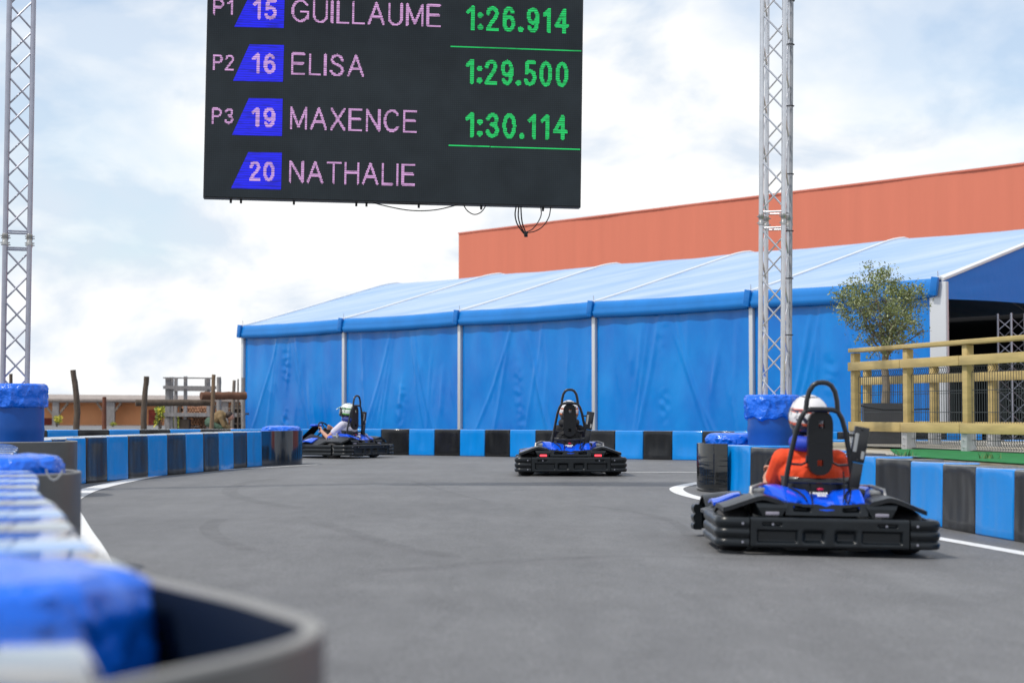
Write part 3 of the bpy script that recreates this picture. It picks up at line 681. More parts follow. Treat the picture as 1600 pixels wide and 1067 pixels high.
put_text("20", 389.5, 429, 251.5, 283, M_LEDN, "kart_number_text", 0.190)
for q in ([(394, -14.5), (445, -13), (443.3, 44.5), (366, 42.5)], [(390, 69.8), (443.7, 71), (442, 128.2), (364, 126.8)], [(389, 153.6), (441.7, 154.7), (440.5, 212.8), (362.5, 211.2)], [(388, 238), (440.5, 239), (439, 296.5), (361, 294.5)]):
    mb = MB(); mb.add([(bloc(*p)[0], -.002, bloc(*p)[1]) for p in q], [(0, 1, 2, 3)]); mb.build("number_plate", M_LEDB, board, smooth=False)
for a, b in (((704, 73), (910, 80.2)), ((701, 227.2), (765, 229.6)), ((766.5, 229.7), (908, 234))):
    ua, va = bloc(*a); ub, vb = bloc(*b); mb = MB(); mb.box((ua, -.003, (va + vb) / 2 - .006), (min(ub, BW - .005), -.001, (va + vb) / 2 + .006)); mb.build("divider_line", M_LEDG, board, smooth=False)
# cables below the board
def cable(label, pts, r=.0075):
    P = []
    for (x, y) in pts:
        u, v = bloc(x, y); P.append(p0 + ux * u + uz * v - un * .08)
    dense = []
    Q = [P[0] * 2 - P[1]] + P + [P[-1] * 2 - P[-2]]
    for i in range(1, len(Q) - 2):
        for k in range(8):
            t = k / 8; a, b, c, d = Q[i - 1:i + 3]
            dense.append(0.5 * ((2 * b) + (c - a) * t + (2 * a - 5 * b + 4 * c - d) * t * t + (3 * b - a - 3 * c + d) * t ** 3))
    dense.append(P[-1]); mb = MB(); mb.tube(dense, r, 6); tag(mb.build("loose_cable", M_BLACK), label, "cable", "cables hanging below the scoreboard")
cable("long shallow black cable sagging under the middle of the scoreboard", [(575, 313), (600, 320), (640, 327.5), (680, 327), (720, 318)], .006)
cable("second shallow black cable under the middle of the scoreboard", [(573, 313), (620, 317), (665, 318), (690, 316)], .006)
cable("small round cable loop right of the middle below the scoreboard", [(724, 317), (731, 328), (742, 334), (753, 330), (761, 319)], .006)
cable("leftmost strand of the hanging cable bunch below the scoreboard", [(808, 320), (806, 334), (809, 348), (816, 359), (822, 366)])
cable("middle strand of the hanging cable bunch below the scoreboard", [(812, 320), (811, 336), (814, 350), (821, 364)])
cable("inner strand of the hanging cable bunch below the scoreboard", [(815, 320), (816, 338), (818, 350), (823, 363)])
cable("wide right loop of the hanging cable bunch below the scoreboard", [(862, 322), (859, 338), (850, 352), (838, 360), (824, 363)], .006)
cable("narrow right loop of the hanging cable bunch below the scoreboard", [(846, 321), (847, 334), (842, 346), (833, 357), (823, 362)], .006)
u, v = bloc(823, 365); q = p0 + ux * u + uz * v - un * .08
mb = MB(); mb.rbox((q.x - .02, q.y - .02, q.z - .03), (q.x + .02, q.y + .02, q.z + .03), .008); tag(mb.build("cable_plug", M_BLACK), "small plug at the lower end of the hanging cable bunch", "plug")

# ------------------------------------------------------------------ marquee
NB = 5; D0 = 55.9; U = [(-418 + i * 174.6) / (1 - i * .0642) for i in range(NB + 1)]
base = [Vector((U[i] / FPX * D0 * (1 - i * .0642), D0 * (1 - i * .0642), 0)) for i in range(NB + 1)]
lu = (base[5] - base[0]).normalized(); ln = Vector((-lu.y, lu.x, 0))          # ln points away from camera
if ln.y < 0: ln = -ln
EZ = [ond(0, 510 - 0, D0).z, 0]; ez = [3.475 + (3.62 - 3.475) * i / NB for i in range(NB + 1)]
HALF = 6.24; RISE = 1.74
marq = thing("marquee", "large blue frame marquee with pale blue roof and open right end", "marquee", base[0])
def mloc(p): return Vector(p) - base[0]
mqrand = random.Random(5)
for i in range(NB):                                      # wall panels with folds
    a, b = base[i], base[i + 1]; nx, nz = 110, 80; zt = ez[i] - .18
    folds = []
    for k in range(13):
        x0 = mqrand.uniform(0, 1); folds.append((x0, x0 + mqrand.uniform(-.16, .16), mqrand.uniform(.008, .028), mqrand.uniform(.005, .018), mqrand.uniform(0, .5), mqrand.uniform(.5, 1.15)))
    ms = mqrand.uniform(.42, .52)
    for sgn in (-1, 1):
        for q in range(2): folds.append((ms + sgn * mqrand.uniform(.02, .10), ms + sgn * mqrand.uniform(.18, .42), mqrand.uniform(.012, .028), mqrand.uniform(.007, .014), .0, 1.1))
    grid = []
    for r in range(nz + 1):
        q = r / nz; row = []
        for c in range(nx + 1):
            s = .012 + .976 * c / nx; d = 0.0
            for x0, x1, am, wd, q0, q1 in folds:
                if q0 <= 1 - q <= q1:
                    e = min(1, (1 - q - q0) * 5, (q1 - 1 + q) * 5); xx = x0 + (x1 - x0) * (1 - q) ** 1.3
                    d += am * e * math.exp(-((s - xx) / wd) ** 2)
            pk = math.exp(-((s - ms - .03 * noise.noise((i * 5.0, q * 3.5, 8))) / .028) ** 2)
            d += pk * .040 * max(0, noise.noise((i * 3.7, 1.5, q * 3.2)) + .12) * noise.noise((i * 7.1, s * 26, q * 21)) * 2.0 + .03 * noise.noise((s * 3.1 + i * 9, q * 2.0, 4)) + .012 * math.sin(s * 38 + i) * (.4 + .6 * q)
            d *= min(1, s * 14, (1 - s) * 14)
            p = a + (b - a) * s; zt_ = zt + (ez[i + 1] - ez[i]) * s
            row.append(mloc(p - ln * (d + .0)) + Vector((0, 0, .02 + q * (zt_ - .02))))
        grid.append(row)
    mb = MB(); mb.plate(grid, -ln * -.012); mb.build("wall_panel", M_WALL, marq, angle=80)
for i in range(NB + 1):                                  # posts, with a slight lean
    mb = MB(); a = base[i] - ln * .03; lean = -lu * .045
    wpx = .055 if i < NB else .20
    mb.rbox((-wpx, -.07, 0), (wpx, .05, ez[i] - .06), .012, 2, Matrix.Translation(mloc(a)) @ Matrix((lu, ln, Vector((0, 0, 1)))).transposed().to_4x4()); mb.build("post", M_POST, marq)
def roofp(i, s, t):
    """i bay, s along the bay 0..1, t 0 eave .. 1 ridge .. 2 far eave"""
    p = base[i] + (base[i + 1] - base[i]) * s; z = ez[i] + (ez[i + 1] - ez[i]) * s
    tt = t if t <= 1 else 2 - t
    rise = RISE * (tt - .045 * max(0, (tt - .86) / .14) ** 2)
    sag = -.05 * math.sin(math.pi * s) ** 0.8 * (.25 + .75 * math.sin(math.pi * min(1, tt * .62 + .2)))
    rip = .018 * noise.noise((s * 4 + i * 3, t * 3.0, 2.0)) * math.sin(math.pi * s)
    return mloc(p + ln * (HALF * t - .10 * (1 - tt) ** 8)) + Vector((0, 0, z + rise + sag + rip))
for i in range(NB):
    grid = [[roofp(i, .006 + .988 * c / 24, t / 30) for c in range(25)] for t in range(61)]
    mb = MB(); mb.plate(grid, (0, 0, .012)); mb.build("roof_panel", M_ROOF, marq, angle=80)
    # eave valance: band leaning out, with a turned-in lower lip
    rows = []
    for (o, z) in ((.10, .02), (.15, -.05), (.17, -.16), (.165, -.20), (.19, -.25), (.16, -.36), (.12, -.385)):
        rows.append([mloc(base[i] + (base[i + 1] - base[i]) * (.012 + .976 * c / 24) - ln * o) + Vector((0, 0, ez[i] + (ez[i + 1] - ez[i]) * c / 24 + z - .025 * math.sin(math.pi * c / 24) + .008 * noise.noise((c * .4, i, z * 9)))) for c in range(25)])
    mb = MB(); mb.plate(rows, -ln * .01); mb.build("valance", M_VAL, marq, angle=60)
for i in range(NB + 1):
    mb = MB(); pts = [(roofp(min(i, NB - 1), 0 if i < NB else 1, t / 30) + Vector((0, 0, .012))) for t in range(61)]
    mb.tube(pts, .035, 6); mb.build("keder_rail", M_KEDER, marq)
    mb = MB(); c = mloc(base[i] - ln * .20) + Vector((0, 0, ez[i]))
    mm_ = Matrix.Translation(c) @ Matrix((lu, ln, Vector((0, 0, 1)))).transposed().to_4x4() @ Matrix.Rotation(R(8), 4, 'Y')
    mb.rbox((-.085, -.03, -.36), (.085, .06, .04), .02, 2, mm_); mb.build("valance_flap", mat("flap_pvc", (0.001, 0.155, 0.52), .25, bump=.5, bscale=6, bdist=.03), marq)
    mb = MB(); mb.tube([mloc(base[i] - ln * .08) + Vector((0, 0, ez[i])), mloc(base[i] - ln * .08) + Vector((0, 0, ez[i] + .17))], .008, 6); mb.build("eave_pin", M_STEEL, marq)
# gable fill at the right end, open below
g0 = base[5]; rows = []
for zq in range(9):
    row = []
    for c in range(41):
        t = c / 20; tt = t if t <= 1 else 2 - t
        top = ez[5] + RISE * (tt - .045 * max(0, (tt - .86) / .14) ** 2) - .03; bot = ez[5] - .42 + .05 * math.sin(math.pi * tt)
        row.append(mloc(g0 + lu * (.03 + .02 * noise.noise((t * 6, zq * .7, 1))) + ln * (HALF * t)) + Vector((0, 0, bot + (top - bot) * zq / 8)))
    rows.append(row)
mb = MB(); mb.plate(rows, lu * .01); mb.build("gable_panel", mat("gable_pvc", (0.0, 0.20, 0.66), .4, spec=.3, bump=.25, bscale=2, bdist=.05), marq, angle=70)
mb = MB(); mb.tube([mloc(g0 + lu * .05 + ln * (HALF * t / 20)) + Vector((0, 0, ez[5] + RISE * (t / 20) + .0)) for t in range(20)], .05, 6); mb.build("gable_rail", M_KEDER, marq)
# back wall, left end wall (dark from inside)
mb = MB()
A, B = base[0] + ln * (2 * HALF), base[5] + ln * (2 * HALF)
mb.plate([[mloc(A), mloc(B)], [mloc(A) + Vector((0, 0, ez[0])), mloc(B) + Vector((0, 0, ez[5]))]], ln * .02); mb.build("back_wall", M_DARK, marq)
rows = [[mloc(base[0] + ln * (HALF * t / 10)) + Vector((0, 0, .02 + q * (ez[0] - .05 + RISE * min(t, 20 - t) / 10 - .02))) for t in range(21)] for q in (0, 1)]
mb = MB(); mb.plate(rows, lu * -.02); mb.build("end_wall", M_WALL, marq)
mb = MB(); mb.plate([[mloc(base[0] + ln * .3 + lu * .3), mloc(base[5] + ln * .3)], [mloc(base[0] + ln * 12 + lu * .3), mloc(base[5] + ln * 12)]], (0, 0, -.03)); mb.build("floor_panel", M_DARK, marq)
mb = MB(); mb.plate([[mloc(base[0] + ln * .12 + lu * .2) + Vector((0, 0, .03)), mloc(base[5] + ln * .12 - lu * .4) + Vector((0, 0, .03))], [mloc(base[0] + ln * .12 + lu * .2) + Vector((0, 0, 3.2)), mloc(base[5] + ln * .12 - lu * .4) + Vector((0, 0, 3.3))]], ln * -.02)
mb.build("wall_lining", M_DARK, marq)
# small truss standing in the open end
p = ond(1582, 690, 39.0)
tr = truss("stage_truss", "grey aluminium truss standing inside the open end of the marquee", (p.x, p.y, 0), R(30), 0.0, ond(1582, 490, 39).z, 0.12, 0, M_ALUD, half=.20)

# ------------------------------------------------------------------ salmon building
hallz = 9.2
pa, pb = ond(718, 366, 85), ond(1600, 257.5, 61); dv = (pb - pa); pc = pa + dv * 1.9
hall = thing("warehouse", "long salmon red clad warehouse wall rising behind the marquee", "building", (pa.x, pa.y, 0))
hd = Vector((dv.x, dv.y, 0)).normalized(); hn = Vector((-hd.y, hd.x, 0)); LEN = (pc - pa).length
if hn.y < 0: hn = -hn
def hl(a, b, z): return hd * a + hn * b + Vector((0, 0, z))
rows = [[], []]
nseg = 260
for k in range(nseg + 1):
    a = LEN * k / nseg; off_ = -.003 * (1 if k % 2 else -1) + .05 * noise.noise((a * .35, 1, 1))
    z1 = pa.z + (pb.z - pa.z) * (a / (pb - pa).length)
    rows[0].append(hl(a, off_, 0)); rows[1].append(hl(a, off_, z1))
mb = MB(); mb.plate(rows, -hn * -.05); mb.build("wall", M_RED, hall, smooth=False)
mb = MB(); mb.plate([[hl(0, .06, 0), hl(0, 16, 0)], [hl(0, .06, pa.z - .05), hl(0, 16, pa.z - .05)]], hd * -.1); mb.build("end_wall", M_RED, hall, smooth=False)
mb = MB(); mb.plate([[hl(.1, .08, pa.z - .2), hl(LEN, .08, pa.z - .2)], [hl(.1, 16, pa.z - .2), hl(LEN, 16, pa.z - .2)]], (0, 0, .2)); mb.build("roof", M_ROOFG, hall, smooth=False)
mb = MB(); mb.beam(hl(0, -.02, pa.z + .03), hl(LEN, -.02, pa.z + (pb.z - pa.z) * 1.9 + .03), .14, .07); mb.build("parapet_cap", mat("parapet_red", (0.62, 0.165, 0.105), .6), hall, smooth=False)

# ------------------------------------------------------------------ wooden fence, mesh panels, planter, olive
def fence(label, pts, zb, zt, mesh=True):
    """pts: post feet from far to near; zt handrail top"""
    t = thing("wooden_fence", label, "fence", (pts[0][0], pts[0][1], zb))
    o = Vector((pts[0][0], pts[0][1], zb)); P = [Vector((x, y, 0)) for x, y in pts]; d = (P[-1] - P[0]).normalized(); nrm = Vector((-d.y, d.x, 0))
    if nrm.x > 0: nrm = -nrm                               # towards the track (left of frame)
    h = zt - zb
    for i, p in enumerate(P):
        q = p - Vector((o.x, o.y, 0))
        mb = MB(); mb.beam(q + Vector((0, 0, .17)), q + Vector((0, 0, h - .05)), .08, .10, up=tuple(d), r=.006); mb.build("post", M_PINE, t)
        mb = MB(); mb.beam(q + Vector((0, 0, -.02)) - nrm * .0, q + Vector((0, 0, .26)), .105, .125, up=tuple(d)); 
        for zz in (.05, .12, .2): mb.tube([q + Vector((0, 0, zz)) + nrm * .05, q + Vector((0, 0, zz)) + nrm * .072], .008, 6)
        mb.build("post_shoe", M_GALV, t)
    for i in range(len(P) - 1):
        a = P[i] - Vector((o.x, o.y, 0)); b = P[i + 1] - Vector((o.x, o.y, 0))
        mb = MB(); mb.beam(a + d * -.05 + Vector((0, 0, h - .02)), b + d * .0 + Vector((0, 0, h - .02)), .14, .045, r=.006); mb.build("handrail", M_PINE, t)
        for z, hh, nm in ((h - .205, .098, "upper_rail"), (.24, .105, "lower_rail")):
            mb = MB(); mb.beam(a + nrm * .062 - d * .04 + Vector((0, 0, z)), b + nrm * .062 - d * .052 + Vector((0, 0, z)), .034, hh, r=.005); mb.build(nm, M_PINE, t)
        if mesh:
            mb = MB(); aa, bb = a + d * .06 - nrm * .01, b - d * .06 - nrm * .01; L_ = (bb - aa).length; n = int(L_ / .05)
            zs = [.0, .04, .08, .12, .40, .62, .80, .84, .88, .92]
            fo = lambda z: nrm * (-.03 if z in (.04, .84) else 0)
            for k in range(n + 1):
                q = aa + (bb - aa) * (k / n); mb.tube([q + Vector((0, 0, z)) + fo(z) for z in zs], .003, 5)
            for z in (.02, .12, .40, .62, .80, .92): mb.tube([aa + Vector((0, 0, z)), bb + Vector((0, 0, z))], .0035, 5)
            mb.build("wire_mesh", M_WIRE, t)
    return t
fence("nearer pine railing with wire mesh on the green turf at the right", [(3.93, 20.5), (4.255, 19.25), (4.58, 18.0), (4.91, 16.72), (5.24, 15.45)], BANKZ, 1.525)
fence("farther pine railing behind the olive tree planter", [(4.56, 23.0), (4.98, 21.15), (5.33, 19.85), (5.68, 18.5)], BANKZ, 1.40)
# planter
pt = ond(1384, 690, 21.7)
pl = thing("planter", "square dark grey planter behind the pine railing", "planter", (pt.x - .02, pt.y, BANKZ + .02), R(-8))
mb = MB(); s_ = .255
ringz = [(s_ * .90, 0), (s_ * .97, .2), (s_, .46), (s_, .49), (s_ - .03, .49), (s_ - .035, .44)]
mb.loft([[(-r, -r, z), (r, -r, z), (r, r, z), (-r, r, z)] for r, z in ringz], cap=True); mb.build("pot", M_PLANT, pl, angle=30)
mb = MB(); mb.ell((0, 0, .44), (s_ - .05, s_ - .05, .02)); mb.build("soil", mat("soil", (.03, .022, .015), .95), pl)
mb = MB(); mb.tube([(pt.x - .42, pt.y - .3, .90), (pt.x - .3, pt.y - .32, .86), (pt.x - .1, pt.y - .34, .83), (pt.x + .2, pt.y - .34, .83), (pt.x + .45, pt.y - .4, .84)], .008, 6)
tag(mb.build("drip_hose", M_BLACK), "thin black hose sagging in front of the grey planter", "hose")
def tree(name, label, cat, loc, z_soil, trunk_h, cr, cz, leaves, seed):
    t = thing(name, label, cat, (loc[0], loc[1], z_soil)); rnd = random.Random(seed)
    mb = MB(); tp = [(.0, 0, -.02), (.012, .0, .25), (-.008, .01, .5), (.015, 0, trunk_h)]
    mb.tube(tp, [.055, .046, .042, .040], 12); tips = []
    for k in range(11):
        a = k * 2.4 + rnd.uniform(-.3, .3); el = rnd.uniform(.25, 1.35); ln_ = rnd.uniform(.65, .95) * cr
        s0 = Vector((.01, 0, trunk_h - .04 + rnd.uniform(-.03, .05)))
        d = Vector((math.cos(a) * math.cos(el), math.sin(a) * math.cos(el), math.sin(el) * 1.25))
        pts = [s0]; 
        for q in range(1, 6):
            pts.append(s0 + d * ln_ * q / 5 + Vector((rnd.uniform(-.03, .03), rnd.uniform(-.03, .03), .05 * (q / 5) ** 2)))
        mb.tube(pts, [.018 - .0028 * q for q in range(6)], 6)
        for q in range(2, 6):
            for _ in range(3):
                dd = Vector((rnd.gauss(0, 1), rnd.gauss(0, 1), rnd.gauss(.35, .8))).normalized(); l2 = rnd.uniform(.15, .33)
                e = [pts[q], pts[q] + dd * l2 * .5 + Vector((0, 0, .015)), pts[q] + dd * l2]
                mb.tube(e, [.006, .004, .002], 4); tips.append((pts[q], e[2]))
    mb.build("trunk", M_BARK, t)
    mb = MB(); C = Vector((-.06, 0, cz))
    clumps = []
    for k in range(95):
        d = Vector((rnd.gauss(0, 1), rnd.gauss(0, 1), rnd.gauss(0, 1))).normalized(); r = cr * rnd.uniform(.35, 1.0) ** .6 * rnd.uniform(.85, 1.04)
        if d.z < -.55: continue
        clumps.append((C + Vector((d.x * r, d.y * r, d.z * r * .94)), rnd.uniform(.07, .13)))
    for k in range(leaves):
        if rnd.random() < .35 and tips:
            a, b = rnd.choice(tips); p = a + (b - a) * rnd.uniform(.2, 1.1) + Vector((rnd.gauss(0, .018), rnd.gauss(0, .018), rnd.gauss(0, .018)))
        else:
            c, r = rnd.choice(clumps); p = c + Vector((rnd.gauss(0, r * .55), rnd.gauss(0, r * .55), rnd.gauss(0, r * .5)))
        if (p - C).length > cr * 1.12: continue
        ax = Vector((rnd.gauss(0, 1), rnd.gauss(0, 1), rnd.gauss(.4, .8))).normalized(); sd_ = ax.orthogonal().normalized()
        sd_ = Matrix.Rotation(rnd.uniform(0, 6.28), 3, ax) @ sd_
        l, wd = rnd.uniform(.032, .058), rnd.uniform(.006, .0095)
        mb.cur = 1 if rnd.random() < .3 else 0
        mb.add([p, p + ax * l * .5 + sd_ * wd, p + ax * l, p + ax * l * .5 - sd_ * wd], [(0, 1, 2, 3)])
    mb.build("crown", [M_LEAF, M_LEAF2], t, smooth=False)
    return t
tree("olive_tree", "small round olive tree growing from the grey planter before the marquee", "tree", (pt.x, pt.y), BANKZ + .47, .66, .575, ond(1376, 480, 21.7).z - BANKZ - .47, 9000, 3)
# weeds on the bank edge
for (px, py) in ((1240, 702), (1252, 701), (1545, 716), (1411, 712)):
    p = onz(px, py, BANKZ + .012); mb = MB()
    for k in range(28):
        a = random.uniform(0, 6.28); l = random.uniform(.03, .09); d = Vector((math.cos(a) * .6, math.sin(a) * .6, 1)).normalized(); b = p + Vector((random.gauss(0, .04), random.gauss(0, .03), 0)); s = Vector((-math.sin(a), math.cos(a), 0)) * .005
        mb.add([b - s, b + s, b + d * l], [(0, 1, 2)])
    tag(mb.build("weed_tuft", mat("weed", (.10, .16, .04), .7), smooth=False), {1240: "small weed tuft beside the right driver on the concrete edging", 1252: "weed tuft just behind the orange shirt on the bank", 1545: "tiny dry weed tuft on the green turf near the right post", 1411: "tiny weed tuft on the green turf below the middle fence post"}[px], "weed", "weed tufts on the bank")

# ------------------------------------------------------------------ western yard on the left
YD = 46.0
def rough_post(px, y0, y1, wpx, m, label, d=YD, bend=0.0, px2=None):
    a = ond(px, y1, d); b = ond(px2 if px2 else px, y0, d); r = wpx / FPX * d / 2; mb = MB(); pts = []; rs = []
    a = Vector((a.x, d, 0))
    for k in range(13):
        t = k / 12; p = a + (Vector((b.x, d, b.z)) - a) * t; p.x += bend * math.sin(math.pi * t) + .012 * noise.noise((px, t * 6, 0)); p.y += .012 * noise.noise((px, t * 6, 9))
        pts.append(p); rs.append(r * (1.1 - .2 * t + .10 * noise.noise((px * 1.3, t * 9, 5))))
    mb.tube(pts, rs, 10); return tag(mb.build("rustic_post", m), label, "post", "rustic wooden posts of the yard")
rough_post(117, 578, 672, 9.5, M_OLDW2, "tall bent rustic post standing left of the orange shed", bend=.08, px2=114)
rough_post(163, 620, 672, 7, M_REDW, "short straight red-brown post in front of the orange shed", d=47)
rough_post(225, 588, 672, 9, M_OLDW2, "dark rustic post crossing the left end of the long log", d=44, bend=-.03, px2=229)
rough_post(330, 585, 672, 6.5, mat("brown_post", (.19, .125, .075), .85, var=.3, vscale=5, stretch=(4, 4, .8)), "thin brown rustic post right of the wooden platform", d=44, px2=334)
rough_post(17, 584, 640, 6, M_OLDW2, "short rustic post showing beside the left truss tower", d=47)
rough_post(343, 589, 660, 7.5, M_GREYW, "pale grey post just right of the thin brown post", d=48, px2=342)
rough_post(380, 590, 674, 6.5, M_GREYW, "pale grey post close to the left corner of the marquee", d=48)
rough_post(362, 594, 650, 5.5, M_OLDW, "grey forked post left of the marquee corner", d=50, px2=366)
rough_post(372, 592, 650, 2.5, M_OLDW2, "very thin dark pole left of the marquee corner", d=50)
def log(px0, px1, y0, y1, m, label, d):
    a, b = ond(px0, (y0 + y1) / 2, d), ond(px1, (y0 + y1) / 2, d + .6); r = (y1 - y0) / FPX * d / 2; mb = MB()
    pts = [a + (b - a) * k / 10 + Vector((0, 0, .02 * noise.noise((px0, k * .7, 0)))) for k in range(11)]
    mb.tube(pts, [r * (1 + .08 * noise.noise((k * .9, px0, 2))) for k in range(11)], 12); return tag(mb.build("log_beam", m), label, "log beam")
log(212, 330, 624, 634.5, M_OLDW2, "dark log lying level across the rustic posts", 44.3)
log(314, 384, 612, 624.5, mat("red_log", (.15, .068, .038), .85, var=.3, vscale=4), "red-brown squared beam next to the marquee corner", 44.5)
# platform tower
pd = 52.0; o_ = ond(300, 672, pd); tw = thing("wooden_platform", "weathered grey timber platform with railings behind the dark log", "platform", (o_.x, pd, 0))
def tl(px, py, dy=0): q = ond(px, py, pd + dy); return Vector((q.x - o_.x, dy, q.z))
for px, y0, wpx in ((262.5, 590, 7), (268.5, 589, 5), (290, 588, 5), (275, 591, 5), (326, 590, 5), (322, 592, 4)):
    dy = 1.6 if px in (275, 322) else 0; a = tl(px, y0, dy); wd = wpx / FPX * pd; mb = MB(); mb.beam((a.x, dy, 0), a, wd, wd, up=(0, 1, 0)); mb.build("post", M_GREYW, tw)
for x0, x1, y, hh, dy in ((255, 338, 605, 5, -.12), (255, 332, 590.2, 2, -.12), (270, 335, 609, 3.5, 1.5), (257, 372, 647.5, 6, -.15)):
    a, b = tl(x0, y, dy), tl(x1, y + 0.6, dy); mb = MB(); mb.beam(a, b, .06, hh / FPX * pd); mb.build("rail", M_GREYW, tw)
a, b = tl(256, 645), tl(376, 645); mb = MB(); mb.box((a.x, -.1, a.z - .06), (b.x, 1.7, a.z)); mb.build("deck", M_OLDW, tw)
a, b = tl(283, 655), tl(296, 672); mb = MB(); mb.box((a.x, -.05, 0), (b.x, .2, a.z)); mb.build("door_post", M_OLDW2, tw)
# stacked firewood
wp = ond(307, 662, 53.5); t = thing("wood_stack", "stack of cut firewood below the timber platform", "firewood", (wp.x, 53.5, 0))
mb = MB(); rr = random.Random(4); k = 0
for r_ in range(13):
    for c_ in range(10):
        x = (c_ - 4.5) * .085 + (r_ % 2) * .04; z = .04 + r_ * .075
        mb.tube([(x, -.14 + rr.uniform(-.02, .02), z), (x, .3, z)], rr.uniform(.032, .042), 7)
mb.build("split_log", mat("firewood", (.42, .22, .13), .85, var=.45, vscale=14), t)['kind'] = 'stuff'
mb = MB(); mb.box((-.5, -.1, 0), (-.45, .35, 1.0)); mb.box((.45, -.1, 0), (.5, .35, 1.0)); mb.build("rack", M_OLDW2, t)
# shelf planks near the marquee corner
sp = ond(369, 660, 54); t = thing("plank_rack", "dark rack of pale planks between the bending person and the marquee", "rack", (sp.x, 54, 0))
mb = MB(); mb.box((-.22, .2, 0), (.2, .3, 1.02)); mb.build("back_board", M_OLDW2, t)
for z in (.22, .44, .66, .9):
    mb = MB(); mb.box((-.24, -.1, z), (.22, .19, z + .035)); mb.build("plank", M_OLDW, t)
# long orange shed with a timber porch
sd0 = 110.0; pa_ = ond(-60, 640, sd0); pb_ = ond(420, 640, sd0)
shed = thing("orange_shed", "long low orange rendered shed with a grey timber porch roof", "building", (pa_.x, sd0, 0))
W_ = pb_.x - pa_.x; zt = ond(100, 626, sd0).z; zr_ = ond(100, 615, sd0).z; zend = ond(100, 619.5, sd0).z - zr_
mb = MB(); mb.box((0, 1.0, 0), (W_, 6, zt - .02)); mb.build("wall", M_ORANGE, shed, smooth=False)
mb = MB(); mb.plate([[(-.5, -.3, zt + .15), (W_, -.3, zt + .05)], [(-.5, 6.5, zr_ + .06), (W_, 6.5, zr_ - .1)]], (0, 0, .12)); mb.build("roof", M_ROOFG, shed, smooth=False)
mb = MB(); mb.box((-.5, -.22, zt - .10), (W_, -.02, zt + .06)); mb.build("porch_beam", M_GREYW, shed, smooth=False)
for px in (88, 171, 263, 352):
    x = ond(px, 640, sd0).x - pa_.x; wd = .20 if px != 171 else .36; mb = MB(); mb.box((x - wd, -.2, 0), (x + wd, .05, zt - .1)); mb.build("porch_post", M_GREYW, shed, smooth=False)
    mb = MB()
    for sgn in (-1, 1): mb.beam((x + sgn * .1, -.1, zt - .95), (x + sgn * .75, -.1, zt - .12), .12, .14, up=(0, 1, 0))
    mb.build("porch_brace", M_OLDW, shed)
for (x0, x1, y0, m_) in ((64, 82, 653, mat("shed_door", (.22, .03, .012), .7)), (232, 244, 640, mat("shed_banner", (.35, .05, .03), .7, var=.6, vscale=3)), (243, 250, 640, M_OLDW2)):
    a, b = ond(x0, y0, sd0 + .9), ond(x1, y0, sd0 + .9); mb = MB(); mb.box((a.x - pa_.x, .93, 0), (b.x - pa_.x, .99, a.z)); mb.build("door" if x0 != 232 else "wall_banner", m_, shed, smooth=False)
# yard plants
def shrub(label, px0, px1, ytop, d, n, cols, seed):
    a, b = ond(px0, ytop, d), ond(px1, ytop, d); rn = random.Random(seed); h = a.z; t = thing("yard_shrub", label, "shrub", ((a.x + b.x) / 2, d, 0), 0, "yellow-green plants in the yard")
    wd = (b.x - a.x) / 2; mb = MB()
    for k in range(7): mb.tube([(rn.uniform(-.3, .3) * wd, 0, 0), (rn.uniform(-.9, .9) * wd, rn.uniform(-.2, .2), h * rn.uniform(.6, .95))], [.02, .006], 5)
    mb.build("stem", M_OLDW2, t); mb = MB()
    cl = [(rn.uniform(-.9, .9) * wd, rn.uniform(-.25, .25), h * rn.uniform(.35, .97)) for _ in range(14)]
    for k in range(n):
        c = rn.choice(cl); p = Vector(c) + Vector((rn.gauss(0, wd * .16), rn.gauss(0, .1), rn.gauss(0, h * .07)))
        if p.z < 0.02 or p.z > h: continue
        ax = Vector((rn.gauss(0, 1), rn.gauss(0, 1), rn.gauss(.4, 1))).normalized(); s = ax.orthogonal().normalized(); l = rn.uniform(.06, .14)
        mb.cur = rn.randrange(len(cols)); mb.add([p, p + ax * l * .5 + s * l * .25, p + ax * l, p + ax * l * .5 - s * l * .25], [(0, 1, 2, 3)])
    mb.build("foliage", cols, t, smooth=False)
G1 = mat("shrub_yellow", (.50, .44, .03), .7, var=.3); G2 = mat("shrub_green", (.20, .27, .04), .7, var=.4)
shrub("yellow flowering plant at the foot of the left shed pillar", 84, 95, 650, 100, 260, [G1, G1, G2], 1)
shrub("small yellow plant at the foot of the second shed pillar", 172, 180, 661, 100, 160, [G1, G2], 2)
shrub("yellow-green climbing plant left of the timber platform", 244, 257, 636, 60, 420, [G1, G2], 3)
shrub("loose green shrub below the timber platform", 258, 286, 648, 57, 520, [G2, G1, G2], 4)

# ------------------------------------------------------------------ go-karts
def arc(c, r, a0, a1, n): return [(c[0] + r * math.cos(R(a0 + (a1 - a0) * k / n)), c[1] + r * math.sin(R(a0 + (a1 - a0) * k / n))) for k in range(n + 1)]
def sweep(mb, path, prof):
    """path of (x,y) in plan; prof of (outward, z), closed"""
    rings = []; n = len(path)
    for i, p in enumerate(path):
        a, b = path[max(i - 1, 0)], path[min(i + 1, n - 1)]; t = Vector((b[0] - a[0], b[1] - a[1], 0)).normalized(); nn = Vector((t.y, -t.x, 0))
        rings.append([(p[0] + nn.x * o, p[1] + nn.y * o, z) for o, z in prof])
    mb.loft(rings)
RIB = [(-.06, .055), (-.012, .055), (.0, .062), (.004, .085), (-.003, .098), (-.011, .104), (-.011, .109), (-.003, .116), (.003, .135), (.003, .15), (-.004, .162), (-.011, .168), (-.011, .173), (-.003, .182), (.003, .20), (.0, .222), (-.012, .235), (-.06, .235)]
